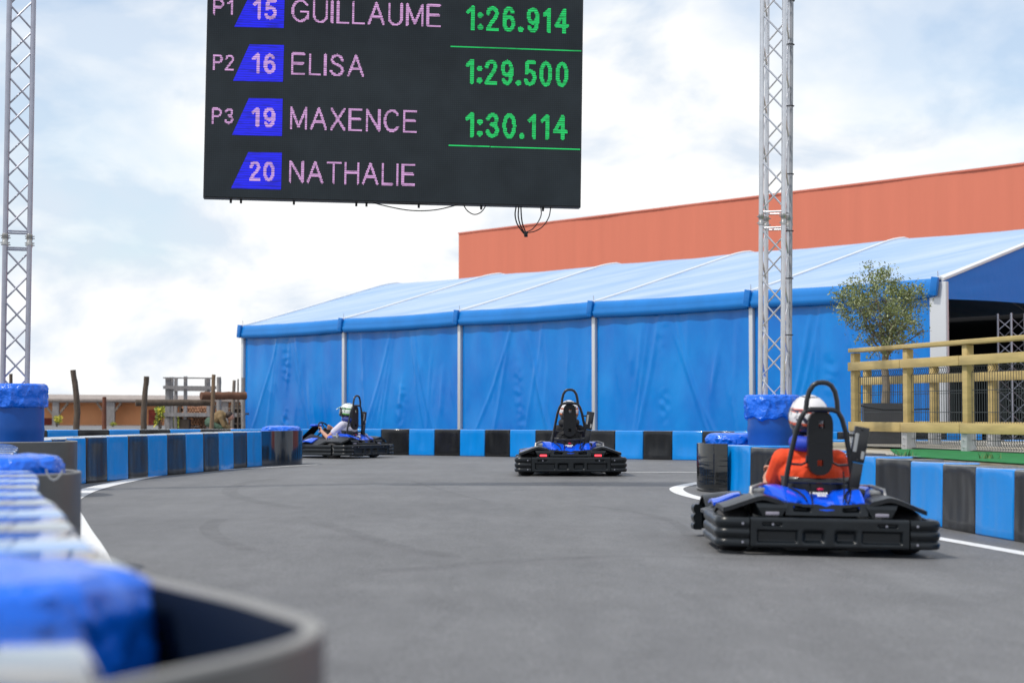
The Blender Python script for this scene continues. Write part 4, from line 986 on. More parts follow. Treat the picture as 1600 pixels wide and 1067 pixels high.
def sm(a, b, x):
    t = max(0, min(1, (x - a) / (b - a))); return t * t * (3 - 2 * t)
def make_kart(label, lit, swx=0.0):
    K = thing("go_kart", label, "go kart")
    # rear bumper: moulded recesses facing back
    def rec(x, z):
        ax = abs(x)
        def win(x0, x1, z0, z1, dp, s=.012): return dp * sm(x0, x0 + s, ax) * (1 - sm(x1 - s, x1, ax)) * sm(z0, z0 + s, z) * (1 - sm(z1 - s, z1, z))
        return win(.20, .455, .080, .165, .026) + win(.025, .175, .075, .17, .03, .03) + win(.30, .42, .187, .207, .02, .005)
    xs = [-.495 + .99 * k / 150 for k in range(151)]; zs = [.052 + .185 * k / 36 for k in range(37)]
    edge = lambda z: .014 * (max(0, (.064 - z) / .012) ** 2 + max(0, (z - .222) / .015) ** 2)
    mb = MB(); mb.plate([[(x, -.385 + rec(x, z) + edge(z), z) for x in xs] for z in zs], (0, -.11, 0)); bp_ = mb.build("rear_bumper", M_BUMP, K, angle=60)
    for sx in (-1, 1):
        mb = MB(); path = [(.503, -.388), (.57, -.386), (.62, -.378)] + arc((.62, -.293), .085, -90, 0, 8)[1:] + [(.705, -.22), (.703, -.10)]
        if sx < 0: path = [(-x, y) for x, y in path][::-1]
        sweep(mb, path, RIB); cp = mb.build("bumper_corner", M_BUMP, K)
        mb = MB()
        for z in (.085, .195): mb.lathe([(.011, 0), (.011, .006), (.004, .008)], n=10)
        mb.v = []; mb.f = []; mb.mi = []
        for x_, y_, z_ in ((.545, -.388, .085), (.545, -.388, .200), (.355, -.370, .197)):
            mb = MB(); mb.tube([(sx * x_, y_, z_), (sx * x_, y_ - .008, z_)], .008, 8); mb.build("bolt", M_ALUD, cp)
        # side pod
        path = [(.690, -.03), (.688, .2), (.675, .50), (.65, .63), (.60, .71), (.53, .75)]
        if sx < 0: path = [(-x, y) for x, y in path][::-1]
        mb = MB(); sweep(mb, path, RIB); mb.build("side_bumper", M_BUMP, K)
        g = []
        for k in range(13):
            y = .16 + .62 * k / 12; row = []
            for c in range(9):
                q = c / 8; x = .665 - q * .31; row.append((sx * x, y, .225 + .10 * sm(0, 1, q) * (1 - .55 * sm(.45, .80, y)) + .03 * math.sin(math.pi * q)))
            g.append(row)
        mb = MB(); mb.plate(g, (0, 0, .02)); mb.build("pod_top", M_FEND, K, angle=60)
        g = [[(sx * (.62 - .18 * c / 6), .46 + .26 * k / 8, .285 + .062 * sm(0, 1, c / 6) * (1 - .45 * k / 8) + .02 * math.sin(math.pi * k / 8)) for c in range(7)] for k in range(9)]
        mb = MB(); mb.plate(g, (0, 0, .02)); mb.build("pod_flash", M_KBLUE, K, angle=60)
        # rear wheel
        mb = MB(); x0, x1 = sx * .455, sx * .655; rr = .14; T = []
        for k in range(13):
            q = k / 12; T.append((x0 + (x1 - x0) * q, rr - .03 * (abs(2 * q - 1) ** 4)))
        mb.loft([[(x, r * math.cos(2 * math.pi * j / 36), .14 + r * math.sin(2 * math.pi * j / 36)) for j in range(36)] for x, r in [(x0, .07)] + T + [(x1, .07)]])
        whl = mb.build("rear_tyre", M_TYRE, K)
        mb = MB(); mb.loft([[(sx * x, r * math.cos(2 * math.pi * j / 24), .14 + r * math.sin(2 * math.pi * j / 24)) for j in range(24)] for x, r in ((.47, .065), (.657, .072), (.657, .06), (.60, .03))]); mb.build("rim", M_STEEL, whl)
        # front wheel
        mb = MB(); fx0, fx1 = sx * .44, sx * .57; rr = .128
        T = [(fx0 + (fx1 - fx0) * k / 12, rr - .028 * (abs(2 * k / 12 - 1) ** 4)) for k in range(13)]
        mb.loft([[(x, 1.05 + r * math.cos(2 * math.pi * j / 36), .128 + r * math.sin(2 * math.pi * j / 36)) for j in range(36)] for x, r in [(fx0, .06)] + T + [(fx1, .06)]])
        whl = mb.build("front_tyre", M_TYRE, K)
        mb = MB(); mb.loft([[(sx * x, 1.05 + r * math.cos(2 * math.pi * j / 24), .128 + r * math.sin(2 * math.pi * j / 24)) for j in range(24)] for x, r in ((.46, .06), (.572, .062), (.572, .05), (.53, .03))]); mb.build("rim", M_STEEL, whl)
        # rear fender over the wheel
        g = []
        for k in range(15):
            y = -.27 + .52 * k / 14; row = []
            for c in range(15):
                x = .27 + .375 * c / 14
                z = .352 + .026 * math.exp(-((x - .40) / .07) ** 2) - .058 * sm(.46, .68, x) - .02 * sm(.30, .26, x)
                z -= .010 * (1 - sm(-.27, -.12, y)) + .055 * sm(.05, .25, y)
                row.append((sx * x, y + .05 * sm(.5, .68, x), z))
            g.append(row)
        mb = MB(); mb.plate(g, (0, 0, .028)); mb.build("rear_fender", M_FEND, K, angle=60)
        # light housing with its red lens
        mb = MB()
        ring = lambda y, xa, xb, z0, z1: [(sx * xa, y, z0), (sx * xb, y, z0), (sx * (xb + .03), y, z1), (sx * (xa - .03), y, z1)]
        mb.loft([ring(-.285, .285, .405, .243, .295), ring(-.26, .27, .42, .243, .325), ring(-.10, .26, .44, .243, .335)]); lh = mb.build("light_housing", M_BUMP, K, angle=30)
        mb = MB(); mb.rbox((sx * .345 - .043, -.296, .247), (sx * .345 + .043, -.284, .270), .004)
        mb.build("tail_light", mat("lens_lit", (.5, .01, .02), .2, emit=(1.0, .05, .07), estr=2.2) if lit else mat("lens_off", (.32, .30, .36), .15, coat=.5), lh)
        # floor brackets seen below the bumper
        mb = MB(); mb.box((sx * .19 - .07, -.30, .035), (sx * .19 + .07, -.1, .065)); mb.build("bumper_bracket", M_BLACK, K)
        # fuel/engine side boxes
        mb = MB(); mb.rbox((sx * .34 - .09, .02, .07), (sx * .34 + .09, .36, .30), .02); mb.tube([(sx * .42, .0, .30), (sx * .36, .12, .365), (sx * .33, .3, .36)], .012, 8)
        mb.tube([(sx * .44, .02, .33), (sx * .43, .05, .405), (sx * .36, .09, .425), (sx * .31, .2, .42)], .013, 8); mb.rbox((sx * .37 - .05, .06, .365), (sx * .37 + .05, .17, .405), .008)
        for q in range(5): mb.box((sx * .40 - .05, .05 + q * .05, .30), (sx * .40 + .05, .065 + q * .05, .355))
        mb.build("engine_block", mat("engine_metal", (.45, .44, .42), .4, metal=.8, var=.4, vscale=16), K)
    # black centre panel under the cowl, with openings
    def zc(x): return .318 - .012 * sm(.05, .0, abs(x)) + .010 * sm(.1, .24, abs(x))
    xs = [-.26 + .52 * k / 80 for k in range(81)]
    def cut(x, q):
        ax = abs(x); return .05 * sm(.10, .115, ax) * (1 - sm(.20, .21, ax)) * sm(.30, .36, q) * (1 - sm(.70 - .5 * (.2 - ax), .78 - .5 * (.2 - ax), q))
    mb = MB(); mb.plate([[(x, -.282 + .02 * q + cut(x, q), .250 + (zc(x) - .250) * q) for x in xs] for q in [k / 20 for k in range(21)]], (0, -.06, 0)); mb.build("rear_panel", M_BUMP, K, angle=50)
    # blue cowl: centre and two wing blades
    g = []
    for k in range(17):
        q = k / 16; row = []
        for c in range(33):
            x = -.245 + .49 * c / 32; ax = abs(x); vy = -.272 + .03 * sm(.055, .075, ax)
            z0 = .288 + .028 * sm(.06, .085, ax) + .02 * sm(.1, .245, ax)
            row.append((x, vy + q * (.25 - .05 * ax), z0 + q * (.085 + .01 * ax) + .012 * math.sin(math.pi * q)))
        g.append(row)
    mb = MB(); mb.plate(g, (0, 0, .015)); cowl = mb.build("rear_cowl", M_KBLUE, K, angle=35)
    for sx in (-1, 1):
        g = []
        for k in range(21):
            q = k / 20                                     # rear inner tip -> front outer end
            inn = Vector((.15 + .05 * q, -.235 + .52 * q, .335 + .070 * sm(0, .6, q) - .012 * sm(.6, 1, q)))
            out = Vector((.20 + .165 * sm(0, .8, q), -.26 + .56 * q, .322 + .100 * sm(0, .62, q) - .045 * sm(.62, 1, q)))
            low = Vector((out.x + .012, out.y, out.z - .030 - .02 * q))
            row = [inn + (out - inn) * (c / 6) + Vector((0, 0, .014 * math.sin(math.pi * c / 6))) for c in range(7)] + [low]
            g.append([(sx * v.x, v.y, v.z) for v in row])
        mb = MB(); mb.plate(g, (0, 0, .012)); mb.build("cowl_wing", M_KBLUE, K, angle=35)
        mb = MB(); mb.tube([(sx * .125, -.255, .340), (sx * .130, -.20, .365), (sx * .155, -.12, .392), (sx * .20, -.04, .415)], .006, 6); mb.build("cowl_seam", M_BLACK, cowl)
    mb = MB(); lx = -.075
    for wd, dx in ((.012, .0), (.016, .018), (.010, .038), (.014, .052), (.010, .070), (.012, .084), (.012, .10)):
        mb.plate([[(lx + dx, -.105, .374), (lx + dx + wd, -.105, .374)], [(lx + dx, -.080, .3825), (lx + dx + wd, -.080, .3825)]], (0, 0, .004))
    for wd, dx in ((.014, .04), (.008, .058), (.012, .070), (.010, .086)):
        mb.plate([[(lx + dx, -.145, .361), (lx + dx + wd, -.145, .361)], [(lx + dx, -.118, .3705), (lx + dx + wd, -.118, .3705)]], (0, 0, .004))
    for v in range(len(mb.v)): mb.v[v] = (mb.v[v][0], mb.v[v][1], mb.v[v][2] + .006)
    mb.build("cowl_lettering", M_WHITE, cowl, smooth=False)
    mb = MB(); mb.ell((.0, -.045, .405), (.022, .014, .010)); mb.build("cowl_button", mat("red_button", (.6, .01, .06), .3), cowl)
    for a_, b_ in (((.150, -.03, .52), (.11, -.24, .335)), ((.20, -.02, .44), (.135, -.25, .33)), ((-.06, .0, .44), (-.09, -.27, .30))):
        a_, b_ = Vector(a_), Vector(b_); mb = MB(); mb.tube([a_ + (b_ - a_) * (k / 8) + Vector((0, -.03 * math.sin(math.pi * k / 8), -.02 * math.sin(math.pi * k / 8))) for k in range(9)], .0045, 6); mb.build("control_cable", M_BLACK, K)
    # roll hoop
    hp = [(-.222, -.005, .40), (-.205, -.015, .53), (-.182, -.028, .66), (-.158, -.04, .78), (-.132, -.05, .86), (-.105, -.055, .903), (-.07, -.057, .915)]
    mb = MB(); full = hp + [(0, -.057, .917)] + [(-x, y, z) for x, y, z in hp[::-1]]; mb.tube(full, .0165, 12)
    ap = [(-.103, -.055, .90), (-.097, -.058, .97), (-.083, -.06, 1.03), (-.058, -.062, 1.07), (-.03, -.063, 1.086)]
    mb.tube(ap + [(0, -.063, 1.089)] + [(-x, y, z) for x, y, z in ap[::-1]], .0165, 12)
    for sx in (-1, 1): mb.tube([(sx * .198, -.015, .565), (sx * .12, -.02, .56), (sx * .085, -.005, .575), (sx * .08, 0, .62)], .008, 8); mb.tube([(sx * .222, -.005, .42), (sx * .23, .05, .30), (sx * .24, .06, .12)], .0165, 10)
    hoop = mb.build("roll_hoop", M_FRAME, K)
    # head rest with its two slots
    def outline(hw, z0, z1, n=10): return [(hw * math.cos(a), z1 - hw + hw * math.sin(a)) for a in [math.pi * k / n for k in range(n + 1)]] + [(hw * math.cos(a), z0 + hw + hw * math.sin(a)) for a in [math.pi + math.pi * k / n for k in range(n + 1)]]
    mb = MB()
    for (z0, z1, xa, xb) in ((.50, .545, None, None),):
        pass
    ol = outline(.080, .495, .905, 12); 
    def hole(x0, x1, z0, z1, n): 
        pts = []; per = [(x1, (z0 + z1) / 2), (x1, z1), (x0, z1), (x0, z0), (x1, z0), (x1, (z0 + z1) / 2)]
        seg = [math.dist(a, b) for a, b in zip(per, per[1:])]; tot = sum(seg)
        for k in range(n):
            s_ = tot * k / n
            for a, b, l in zip(per, per[1:], seg):
                if s_ <= l: pts.append((a[0] + (b[0] - a[0]) * s_ / l, a[1] + (b[1] - a[1]) * s_ / l)); break
                s_ -= l
        return pts
    # upper half ring and lower half ring, each a plate with one slot
    def ringplate(outer, inner, y0, y1):
        n = len(outer); v = [(x, y0, z) for x, z in outer] + [(x, y0, z) for x, z in inner] + [(x, y1, z) for x, z in outer] + [(x, y1, z) for x, z in inner]; f = []
        for k in range(n):
            j = (k + 1) % n; f += [(k, j, n + j, n + k), (2 * n + j, 2 * n + k, 3 * n + k, 3 * n + j), (j, k, 2 * n + k, 2 * n + j), (n + k, n + j, 3 * n + j, 3 * n + k)]
        mb.add(v, f)
    def sup(hw, z0, z1, rt, rb, n=40):
        pts = []
        zc_, hh = (z0 + z1) / 2, (z1 - z0) / 2
        for k in range(n):
            a = 2 * math.pi * k / n; c, s = math.cos(a), math.sin(a); e = rt if s >= 0 else rb
            pts.append((hw * math.copysign(abs(c) ** e, c), zc_ + hh * math.copysign(abs(s) ** e, s)))
        return pts
    ringplate(sup(.080, .70, .905, .75, .02), hole(-.012, .025, .795, .845, 40), -.035, .02)
    ringplate(sup(.080, .495, .6995, .02, .85), hole(-.018, .020, .555, .592, 40), -.035, .02)
    mb.build("head_rest", M_BLACK, K, angle=50)
    # transponder box on the hoop's right leg
    mb = MB(); Mx = Matrix.Translation((.225, -.02, .70)) @ Matrix.Rotation(R(9), 4, 'Y'); mb.rbox((-.02, -.02, -.115), (.075, .02, .115), .006, 2, Mx)
    mb.rbox((.0, -.025, -.30), (.07, .02, -.118), .006, 2, Mx)
    for z in (-.1, .1): mb.tube([(.03, -.021, z), (.03, -.032, z)], .008, 6) if False else mb.rbox((.02, -.032, z - .006), (.035, -.021, z + .006), .002, 1, Mx)
    mb.rbox((.0, -.045, -.335), (.11, .03, -.275), .012, 2, Mx); mb.beam((.165, -.03, .755), (.235, -.02, .755), .018, .018)
    mb.build("transponder_box", M_FRAME, K)
    mb = MB(); mb.rbox((-.012, -.024, -.05), (.012, -.0205, .07), .003, 1, Mx); mb.rbox((.045, -.024, -.09), (.066, -.0205, -.04), .003, 1, Mx); mb.build("box_label", mat("label_grey", (.35, .36, .36), .4), K)
    # seat bucket
    g = []
    for k in range(15):
        q = k / 14; row = []
        for c in range(21):
            a = -1 + 2 * c / 20
            y = .46 - .44 * sm(0, .55, q) - .02 * q + .12 * abs(a) ** 2.5 * q; z = .085 + .025 * abs(a) ** 3 + .375 * sm(.28, 1, q) + .015 * (1 - abs(a) ** 4) * (q > .9)
            row.append((a * (.215 + .015 * q), y, z + .10 * abs(a) ** 4 * (1 - q)))
        g.append(row)
    mb = MB(); mb.plate(g, (0, .012, .012)); mb.build("seat", mat("seat_black", (.012, .013, .016), .30, coat=.2), K, angle=60)
    mb = MB(); mb.tube([(-.22, .0, .445)] + [(.22 * math.sin(R(a)), -.045 + .045 * abs(math.sin(R(a))), .452) for a in range(-80, 81, 20)] + [(.22, .0, .445)], .012, 8); mb.build("seat_rim", M_FRAME, K)
    # floor tray, frame rails, axle
    mb = MB(); mb.box((-.34, .30, .045), (.34, 1.35, .06)); mb.tube([(-.36, -.1, .07), (-.36, 1.0, .07), (-.25, 1.4, .07)], .016, 8); mb.tube([(.36, -.1, .07), (.36, 1.0, .07), (.25, 1.4, .07)], .016, 8)
    mb.tube([(-.5, 0, .14), (.5, 0, .14)], .02, 10); mb.tube([(-.5, 1.05, .128), (.5, 1.05, .128)], .014, 8); mb.build("chassis", M_FRAME, K)
    # front bumper and nose
    path = [(-.66, 1.20), (-.665, 1.30), (-.63, 1.40), (-.52, 1.48), (-.3, 1.53), (0, 1.545)]; path = path + [(-x, y) for x, y in path[::-1][1:]]
    path = path[::-1]; 
    mb = MB(); sweep(mb, path, RIB); mb.build("front_bumper", M_BUMP, K)
    g = [[((-1 + 2 * c / 16) * (.60 - .12 * q), 1.12 + .40 * q, .235 + .07 * (1 - abs(-1 + 2 * c / 16) ** 2) * (1 - q * .7) + .03 * (1 - q)) for c in range(17)] for q in [k / 8 for k in range(9)]]
    mb = MB(); mb.plate(g, (0, 0, .02)); mb.build("nose_panel", M_FEND, K, angle=60)
    g = [[((-1 + 2 * c / 8) * (.15 - .03 * q), 1.22 - .36 * q, .26 + .30 * q - .02 * (abs(-1 + 2 * c / 8)) ** 2) for c in range(9)] for q in [k / 8 for k in range(9)]]
    mb = MB(); mb.plate(g, (0, -.015, .015)); fp = mb.build("steering_fairing", M_BLACK, K, angle=60)
    mb = MB(); mb.rbox((-.115, .80, .545), (.115, .92, .585), .02, 3); mb.build("fairing_top", M_KBLUE, fp)
    for sx in (-1, 1):
        g = [[(sx * (.36 + .26 * c / 8), .84 + .40 * k / 8, .27 + .07 * math.sin(math.pi * k / 8) - .03 * (c / 8) ** 2) for c in range(9)] for k in range(9)]
        mb = MB(); mb.plate(g, (0, 0, .016)); mb.build("front_fender", M_FEND, K, angle=60)
    # steering wheel
    st = Vector((swx, .66, .50)); ax = Vector((0, -.82, .57)).normalized(); xv = Vector((1, 0, 0)); yv = ax.cross(xv)
    mb = MB(); mb.tube([st + (xv * math.cos(2 * math.pi * k / 32) + yv * math.sin(2 * math.pi * k / 32)) * .145 for k in range(32)], .0135, 8, closed=True)
    for k in range(3):
        a = R(90 + 120 * k); mb.tube([st, st + (xv * math.cos(a) + yv * math.sin(a)) * .14], .009, 6)
    mb.tube([st, st - ax * .35], .012, 8); mb.ell(tuple(st), (.035, .03, .03)); mb.build("steering_wheel", M_BLACK, K)
    return K
def place(o, loc, rz, roll=0.0):
    o.location = loc; o.rotation_euler = (0, roll, rz)
k1 = make_kart("nearest blue and black rental kart with an orange-shirted driver", False, -.09); place(k1, (1.965, 11.55, gz(2.0, 11.55)), R(1.0), R(1.2))
k2 = make_kart("blue and black rental kart with glowing red tail lights seen from behind", True); place(k2, (0.735, 22.9, gz(.73, 22.9)), R(1.0), 0)
k3 = make_kart("distant blue and black rental kart turning left in side view", False); place(k3, (-2.78, 31.6, 0.0), R(57), 0)
for k in (k1, k2, k3): k['group'] = "rental karts on the track"

# ------------------------------------------------------------------ people
def hand(mb, wrist, grip, tan, nrm):
    f = (grip - wrist).normalized(); t = (tan - f * tan.dot(f)).normalized(); n = (nrm - f * nrm.dot(f) - t * nrm.dot(t)).normalized()
    base = grip - f * .035 + n * .022
    for i in range(4):
        mb.cap(wrist + t * (i - 1.5) * .009, base + t * (i - 1.5) * .021, .017, .013, 8, 3)
    for i, ln_ in enumerate((.92, 1.0, .96, .78)):
        k = base + t * (i - 1.5) * .021
        a = k + (f * .038 + n * .004) * ln_; b = a + (f * .012 - n * .030) * ln_; c = b + (-f * .020 - n * .010) * ln_
        mb.cap(k, a, .0105, .0095, 8, 3); mb.cap(a, b, .0095, .0088, 8, 3); mb.cap(b, c, .0088, .0075, 8, 3)
    th = wrist + (grip - wrist) * .45 + t * .028
    a = th + f * .03 + t * .022 - n * .006; b = a + f * .026 - n * .022 + t * .002
    mb.cap(wrist + t * .01, th, .018, .014, 8, 3); mb.cap(th, a, .0135, .011, 8, 3); mb.cap(a, b, .011, .0085, 8, 3)
def V(*a): return Vector(a)
def helmet_mat(name, base, c1, c2, lowz):
    m = bpy.data.materials.new(name); m.use_nodes = True; t = m.node_tree; p = t.nodes['Principled BSDF']; p.inputs['Roughness'].default_value = .15; p.inputs['Coat Weight'].default_value = .6
    tcn = t.nodes.new("ShaderNodeTexCoord"); mp_ = t.nodes.new("ShaderNodeMapping"); mp_.inputs['Scale'].default_value = (1, 1, 1); t.links.new(tcn.outputs['Object'], mp_.inputs[0])
    sx_ = t.nodes.new("ShaderNodeSeparateXYZ"); t.links.new(tcn.outputs['Object'], sx_.inputs[0])
    n = t.nodes.new("ShaderNodeTexNoise"); n.inputs['Scale'].default_value = 12; n.inputs['Detail'].default_value = 1; mp_.inputs['Location'].default_value = (len(name) * 1.7 % 7, 2, 3)
    t.links.new(mp_.outputs[0], n.inputs[0])
    wv = t.nodes.new("ShaderNodeMath"); wv.operation = 'MULTIPLY_ADD'; wv.inputs[1].default_value = .015; t.links.new(n.outputs[0], wv.inputs[0]); t.links.new(sx_.outputs['Z'], wv.inputs[2])
    r = t.nodes.new("ShaderNodeValToRGB"); r.color_ramp.interpolation = 'CONSTANT'; E = r.color_ramp.elements
    mr = t.nodes.new("ShaderNodeMapRange"); mr.inputs[1].default_value = -.13; mr.inputs[2].default_value = .17; t.links.new(wv.outputs[0], mr.inputs[0]); t.links.new(mr.outputs[0], r.inputs[0])
    E[0].position = 0; E[0].color = (*c2, 1); E[1].position = lowz; E[1].color = (*base, 1)
    for pos, c in ((lowz - .06, c1), (.58, c1), (.60, c2), (.64, c1), (.66, base), (.90, c2), (.925, base)):
        e = E.new(pos); e.color = (*c, 1)
    n3 = t.nodes.new("ShaderNodeTexNoise"); n3.inputs['Scale'].default_value = 19; n3.inputs['Detail'].default_value = 1.5; n3.inputs['Distortion'].default_value = 1.2; t.links.new(mp_.outputs[0], n3.inputs[0])
    st3 = t.nodes.new("ShaderNodeMath"); st3.operation = 'GREATER_THAN'; st3.inputs[1].default_value = .60; t.links.new(n3.outputs[0], st3.inputs[0])
    lo3 = t.nodes.new("ShaderNodeMath"); lo3.operation = 'LESS_THAN'; lo3.inputs[1].default_value = .075; t.links.new(sx_.outputs['Z'], lo3.inputs[0])
    an3 = t.nodes.new("ShaderNodeMath"); an3.operation = 'MULTIPLY'; t.links.new(st3.outputs[0], an3.inputs[0]); t.links.new(lo3.outputs[0], an3.inputs[1])
    mx3 = t.nodes.new("ShaderNodeMix"); mx3.data_type = 'RGBA'; t.links.new(an3.outputs[0], mx3.inputs[0]); t.links.new(r.outputs[0], mx3.inputs[6]); mx3.inputs[7].default_value = (*c2, 1)
    t.links.new(mx3.outputs[2], p.inputs['Base Color']); return m
M_VISOR = mat("visor", (.01, .012, .016), .08, coat=.6)
def helmet(parent, c, tilt, yawz, m, peak=False):
    H = None; mb = MB()
    def fn(d):
        k = 1.0
        if d.y > .2 and d.z < -.1: k += .16 * sm(.2, .9, d.y) * sm(-.1, -.5, d.z)
        if d.z < -.62: k *= .62 / max(.62, -d.z) * .98
        return k
    mb.ell((0, 0, 0), (.130, .160, .148), 40, 26, None, fn); sh = mb.build("helmet", m, parent)
    sh.location = c; sh.rotation_euler = (tilt[0], tilt[1], yawz)
    g = []
    for k in range(7):
        row = []
        for q in range(17):
            a = R(-72 + 144 * q / 16); e = R(-20 + 42 * k / 6); d = Vector((math.sin(a) * math.cos(e), math.cos(a) * math.cos(e), math.sin(e))); kk = 1.02 * fn(d)
            row.append((d.x * .130 * kk, d.y * .160 * kk, d.z * .148 * kk))
        g.append(row)
    mb = MB(); mb.plate(g, (0, .004, 0)); mb.build("visor", M_VISOR, sh, angle=60)
    mb = MB(); mb.lathe([(.098, -.112), (.108, -.098), (.100, -.088), (.085, -.09)], n=28); mb.build("helmet_trim", M_BLACK, sh)
    if peak:
        g = [[((-1 + 2 * q / 10) * (.115 - .02 * k / 6), .11 + .085 * k / 6, .095 - .045 * (k / 6) - .035 * (-1 + 2 * q / 10) ** 2) for q in range(11)] for k in range(7)]
        mb = MB(); mb.plate(g, (0, 0, .008)); mb.build("helmet_peak", m, sh, angle=60)
    return sh
def driver(kart, label, shirt, trousers, hm, lean=0.0, turn=0.0, peak=False, sleeve=.5, dx=0.0, headx=0.0, swx=0.0, elb=.30, up=0.0, hy=0.0, shw=.178, neckm=None):
    """seated figure in kart coordinates"""
    P = thing("person", label, "person"); P.matrix_world = kart.matrix_basis.copy() if False else Matrix.LocRotScale(kart.location, kart.rotation_euler, None)
    hip = V(dx * .3, .27, .20); wst = V(dx * .6 + lean * .3, .20, .33 + up * .3); chest = V(dx + lean * .6, .155 + hy * .5, .46 + up * .25); neck = V(dx + lean, .150 + hy, .625 + up); head = V(dx + lean + headx, .185 + hy, .755 + up)
    shL, shR = V(dx + lean * .8 - shw, .175 + hy * .8, .56 + up * .3), V(dx + lean * .8 + shw, .175 + hy * .8, .56 + up * .3)
    elL, elR = V(dx - elb, .35, .355), V(dx + elb, .38, .37)
    st = Vector((swx, .66, .50)); ax = Vector((0, -.82, .57)).normalized(); xv = Vector((1, 0, 0)); yv = ax.cross(xv)
    gr = lambda a: st + (xv * math.cos(a) + yv * math.sin(a)) * .145
    aL, aR = R(168) + turn, R(12) + turn
    gL, gR = gr(aL), gr(aR); tL = -xv * math.sin(aL) + yv * math.cos(aL); tR = xv * math.sin(aR) - yv * math.cos(aR)
    wL = gL + (elL - gL).normalized() * .085; wR = gR + (elR - gR).normalized() * .085
    knL, knR = V(-.22, .78, .34), V(.20, .78, .34); anL, anR = V(-.20, 1.17, .15), V(.20, 1.17, .15)
    mb = MB()
    mb.cap(hip, wst, .118, .108); mb.cap(wst, chest, .108, .115); mb.cap(chest + V(.115 - shw, 0, .02), chest + V(shw - .115, 0, .02), .100, .100); mb.cap(chest, neck, .09, .055); mb.cap(neck, head, .055, .07)
    mb.ell(tuple(head), (.075, .095, .115), 20, 14)
    mb.cap(head + V(0, .085, .0), head + V(0, .105, -.025), .014, .016)
    for s_, sh, el, wr, g_, t_ in ((-1, shL, elL, wL, gL, tL), (1, shR, elR, wR, gR, tR)):
        mb.cap(neck + V(s_ * .03, .01, -.06 - up * .4), sh, .055, .055); mb.cap(sh, el, .053, .042); mb.cap(el, wr, .042, .027); hand(mb, wr, g_, t_, ax)
    for s_, kn, an in ((-1, knL, anL), (1, knR, anR)):
        mb.cap(hip + V(s_ * .09, .03, -.02), kn, .085, .058); mb.cap(kn, an, .056, .038); mb.cap(an + V(0, -.02, -.03), an + V(0, .17, .03), .038, .030)
    mb.remesh("body", M_SKIN, P, .0065, 3)
    mb = MB()
    mb.cap(hip + V(0, 0, .04), wst, .142, .135); mb.cap(wst, chest, .135, .142); mb.cap(chest + V(.088 - shw, .01, .01), chest + V(shw - .088, .01, .01), .118, .118); mb.cap(chest + V(0, 0, .03), neck + V(0, 0, -.04 - up * .4), .10, .068)
    for s_, sh, el in ((-1, shL, elL), (1, shR, elR)):
        mb.cap(neck + V(s_ * .03, .01, -.07 - up * .5), sh, .064, .069); mb.cap(sh, sh + (el - sh) * sleeve, .071, .066)
        if sleeve > .9:
            w_ = wL if s_ < 0 else wR; mb.cap(el, el + (w_ - el) * .8, .058, .042)
    for k in range(26):                                    # cloth creases
        a = random.uniform(0, 6.28); z = random.uniform(.3, .56); b = chest + V(math.cos(a) * .13, math.sin(a) * .13, z - .46)
        mb.cap(b, b + V(random.uniform(-.07, .07), random.uniform(-.02, .02), random.uniform(-.06, .02)), .012, .007, 6, 2)
    mb.remesh("shirt", shirt, P, .007, 2)
    mb = MB()
    for s_, kn, an in ((-1, knL, anL), (1, knR, anR)):
        mb.cap(hip + V(s_ * .09, .03, -.02), kn, .105, .075); mb.cap(kn, an + (kn - an) * .12, .073, .055)
    mb.cap(hip, hip + V(0, 0, .05), .148, .140); mb.remesh("trousers", trousers, P, .009, 2)
    for s_, an in ((-1, anL), (1, anR)):
        mb = MB(); mb.cap(an + V(0, -.03, -.04), an + V(0, .18, .035), .050, .042); mb.cap(an + V(0, 0, .03), an + V(0, -.03, -.03), .05, .055); mb.remesh("shoe", mat("shoe_white", (.6, .58, .56), .6), P, .008, 2)
    if neckm:
        mb = MB(); mb.tube([neck + V(.088 * math.cos(a), .088 * math.sin(a) + .015, .022 - up * .45 + .01 * math.sin(a)) for a in [2 * math.pi * k / 20 for k in range(20)]], .050, 12, closed=True); mb.build("neck_brace", neckm, P)
    helmet(P, head + V(0, .01, .015), (R(6), lean * .9), turn * .5, hm, peak)
    return P
C_OR = mat("orange_shirt", (.86, .070, .012), .8, var=.1, vscale=7, bump=.15, bscale=40)
C_BK = mat("black_shirt", (.012, .012, .014), .8, var=.2, vscale=8)
C_WH = mat("white_shirt", (.62, .60, .70), .8, var=.06, vscale=8)
C_JN = mat("dark_trousers", (.02, .024, .04), .85, var=.2, vscale=8)
N_BLUE = mat("blue_neck_brace", (.01, .05, .5), .6)
driver(k1, "driver in orange shirt and white helmet steering the nearest kart", C_OR, C_JN, helmet_mat("helmet_white_red", (.78, .76, .77), (.75, .12, .05), (.03, .03, .06), .37), lean=-.02, turn=R(14), dx=-.015, sleeve=.52, swx=-.09, elb=.25, up=.095, neckm=N_BLUE)
driver(k2, "driver in black hidden behind the head rest of the middle kart", C_BK, C_JN, helmet_mat("helmet_white_orange", (.70, .69, .70), (.80, .20, .04), (.02, .02, .025), .42), lean=0.0, turn=0, sleeve=1.0, elb=.195, up=.04, shw=.135, neckm=mat("black_neck_brace", (.012, .012, .014), .7))
driver(k3, "driver in white shirt and peaked white and green helmet in the distant kart", C_WH, C_JN, helmet_mat("helmet_white_green", (.72, .78, .74), (.12, .55, .06), (.02, .03, .03), .34), lean=0.0, turn=R(10), peak=True, sleeve=.55, up=.045, hy=-.06, neckm=mat("navy_neck_brace", (.01, .025, .2), .6))

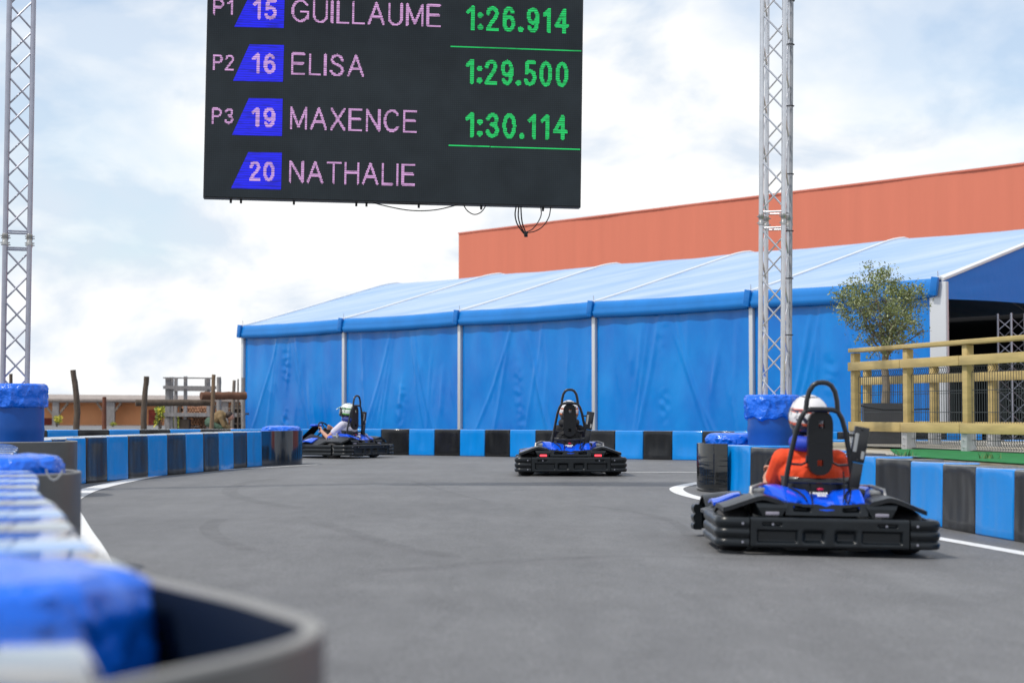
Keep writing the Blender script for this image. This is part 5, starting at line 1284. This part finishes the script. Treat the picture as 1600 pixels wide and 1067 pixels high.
# person bending over in the yard
q = ond(340, 672, 46.5); P = thing("person", "person in tan jacket bending forward behind the left curved row", "person", (q.x, 46.5, 0))
mb = MB(); hipb, chb, nk, hd_ = V(-.17, 0, .50), V(.06, 0, .70), V(.20, -.02, .72), V(.31, -.03, .70)
mb.cap(hipb, chb, .13, .14); mb.cap(chb, nk, .11, .06); mb.cap(nk, hd_, .055, .06); mb.ell(tuple(hd_ + V(.02, 0, -.01)), (.09, .08, .105), 18, 12); mb.cap(hd_ + V(.10, 0, -.03), hd_ + V(.12, 0, -.045), .013, .014)
for s_ in (-1, 1):
    sh, el, wr = V(.10, s_ * .17, .66), V(.20, s_ * .2, .45), V(.36, s_ * .10, .36); mb.cap(chb + V(.03, s_ * .06, 0), sh, .07, .055); mb.cap(sh, el, .05, .04); mb.cap(el, wr, .04, .027); hand(mb, wr, wr + V(.07, -s_ * .02, -.02), V(0, s_, 0), V(.2, 0, .9))
    kn, an = V(.12, s_ * .13, .38), V(-.12, s_ * .12, .08); mb.cap(hipb + V(0, s_ * .09, 0), kn, .085, .06); mb.cap(kn, an, .055, .04); mb.cap(an, an + V(.17, 0, -.05), .04, .03)
mb.remesh("body", M_SKIN, P, .009, 2)
mb = MB(); mb.cap(hipb + V(.08, 0, .06), chb, .145, .158); mb.cap(chb, nk + V(-.02, 0, 0), .14, .075)
for s_ in (-1, 1):
    sh, el, wr = V(.10, s_ * .17, .66), V(.20, s_ * .2, .45), V(.36, s_ * .10, .36); mb.cap(chb + V(.03, s_ * .06, 0), sh, .09, .07); mb.cap(sh, el, .068, .056); mb.cap(el, el + (wr - el) * .7, .054, .042)
mb.remesh("jacket", mat("tan_jacket", (.21, .14, .065), .85, var=.2, vscale=7), P, .011, 2)
mb = MB(); mb.cap(hipb + V(-.02, 0, .04), hipb + V(.04, 0, .06), .15, .145)
for s_ in (-1, 1):
    kn, an = V(.12, s_ * .13, .38), V(-.12, s_ * .12, .08); mb.cap(hipb + V(0, s_ * .09, 0), kn, .105, .075); mb.cap(kn, an, .07, .055)
mb.remesh("trousers", mat("patterned_green", (.05, .09, .06), .85, var=.9, vscale=16), P, .011, 2)
mb = MB(); mb.ell(tuple(hd_ + V(-.005, 0, .025)), (.098, .092, .10), 18, 12); mb.build("hair", mat("dark_hair", (.025, .014, .01), .6, bump=.4, bscale=60), P)
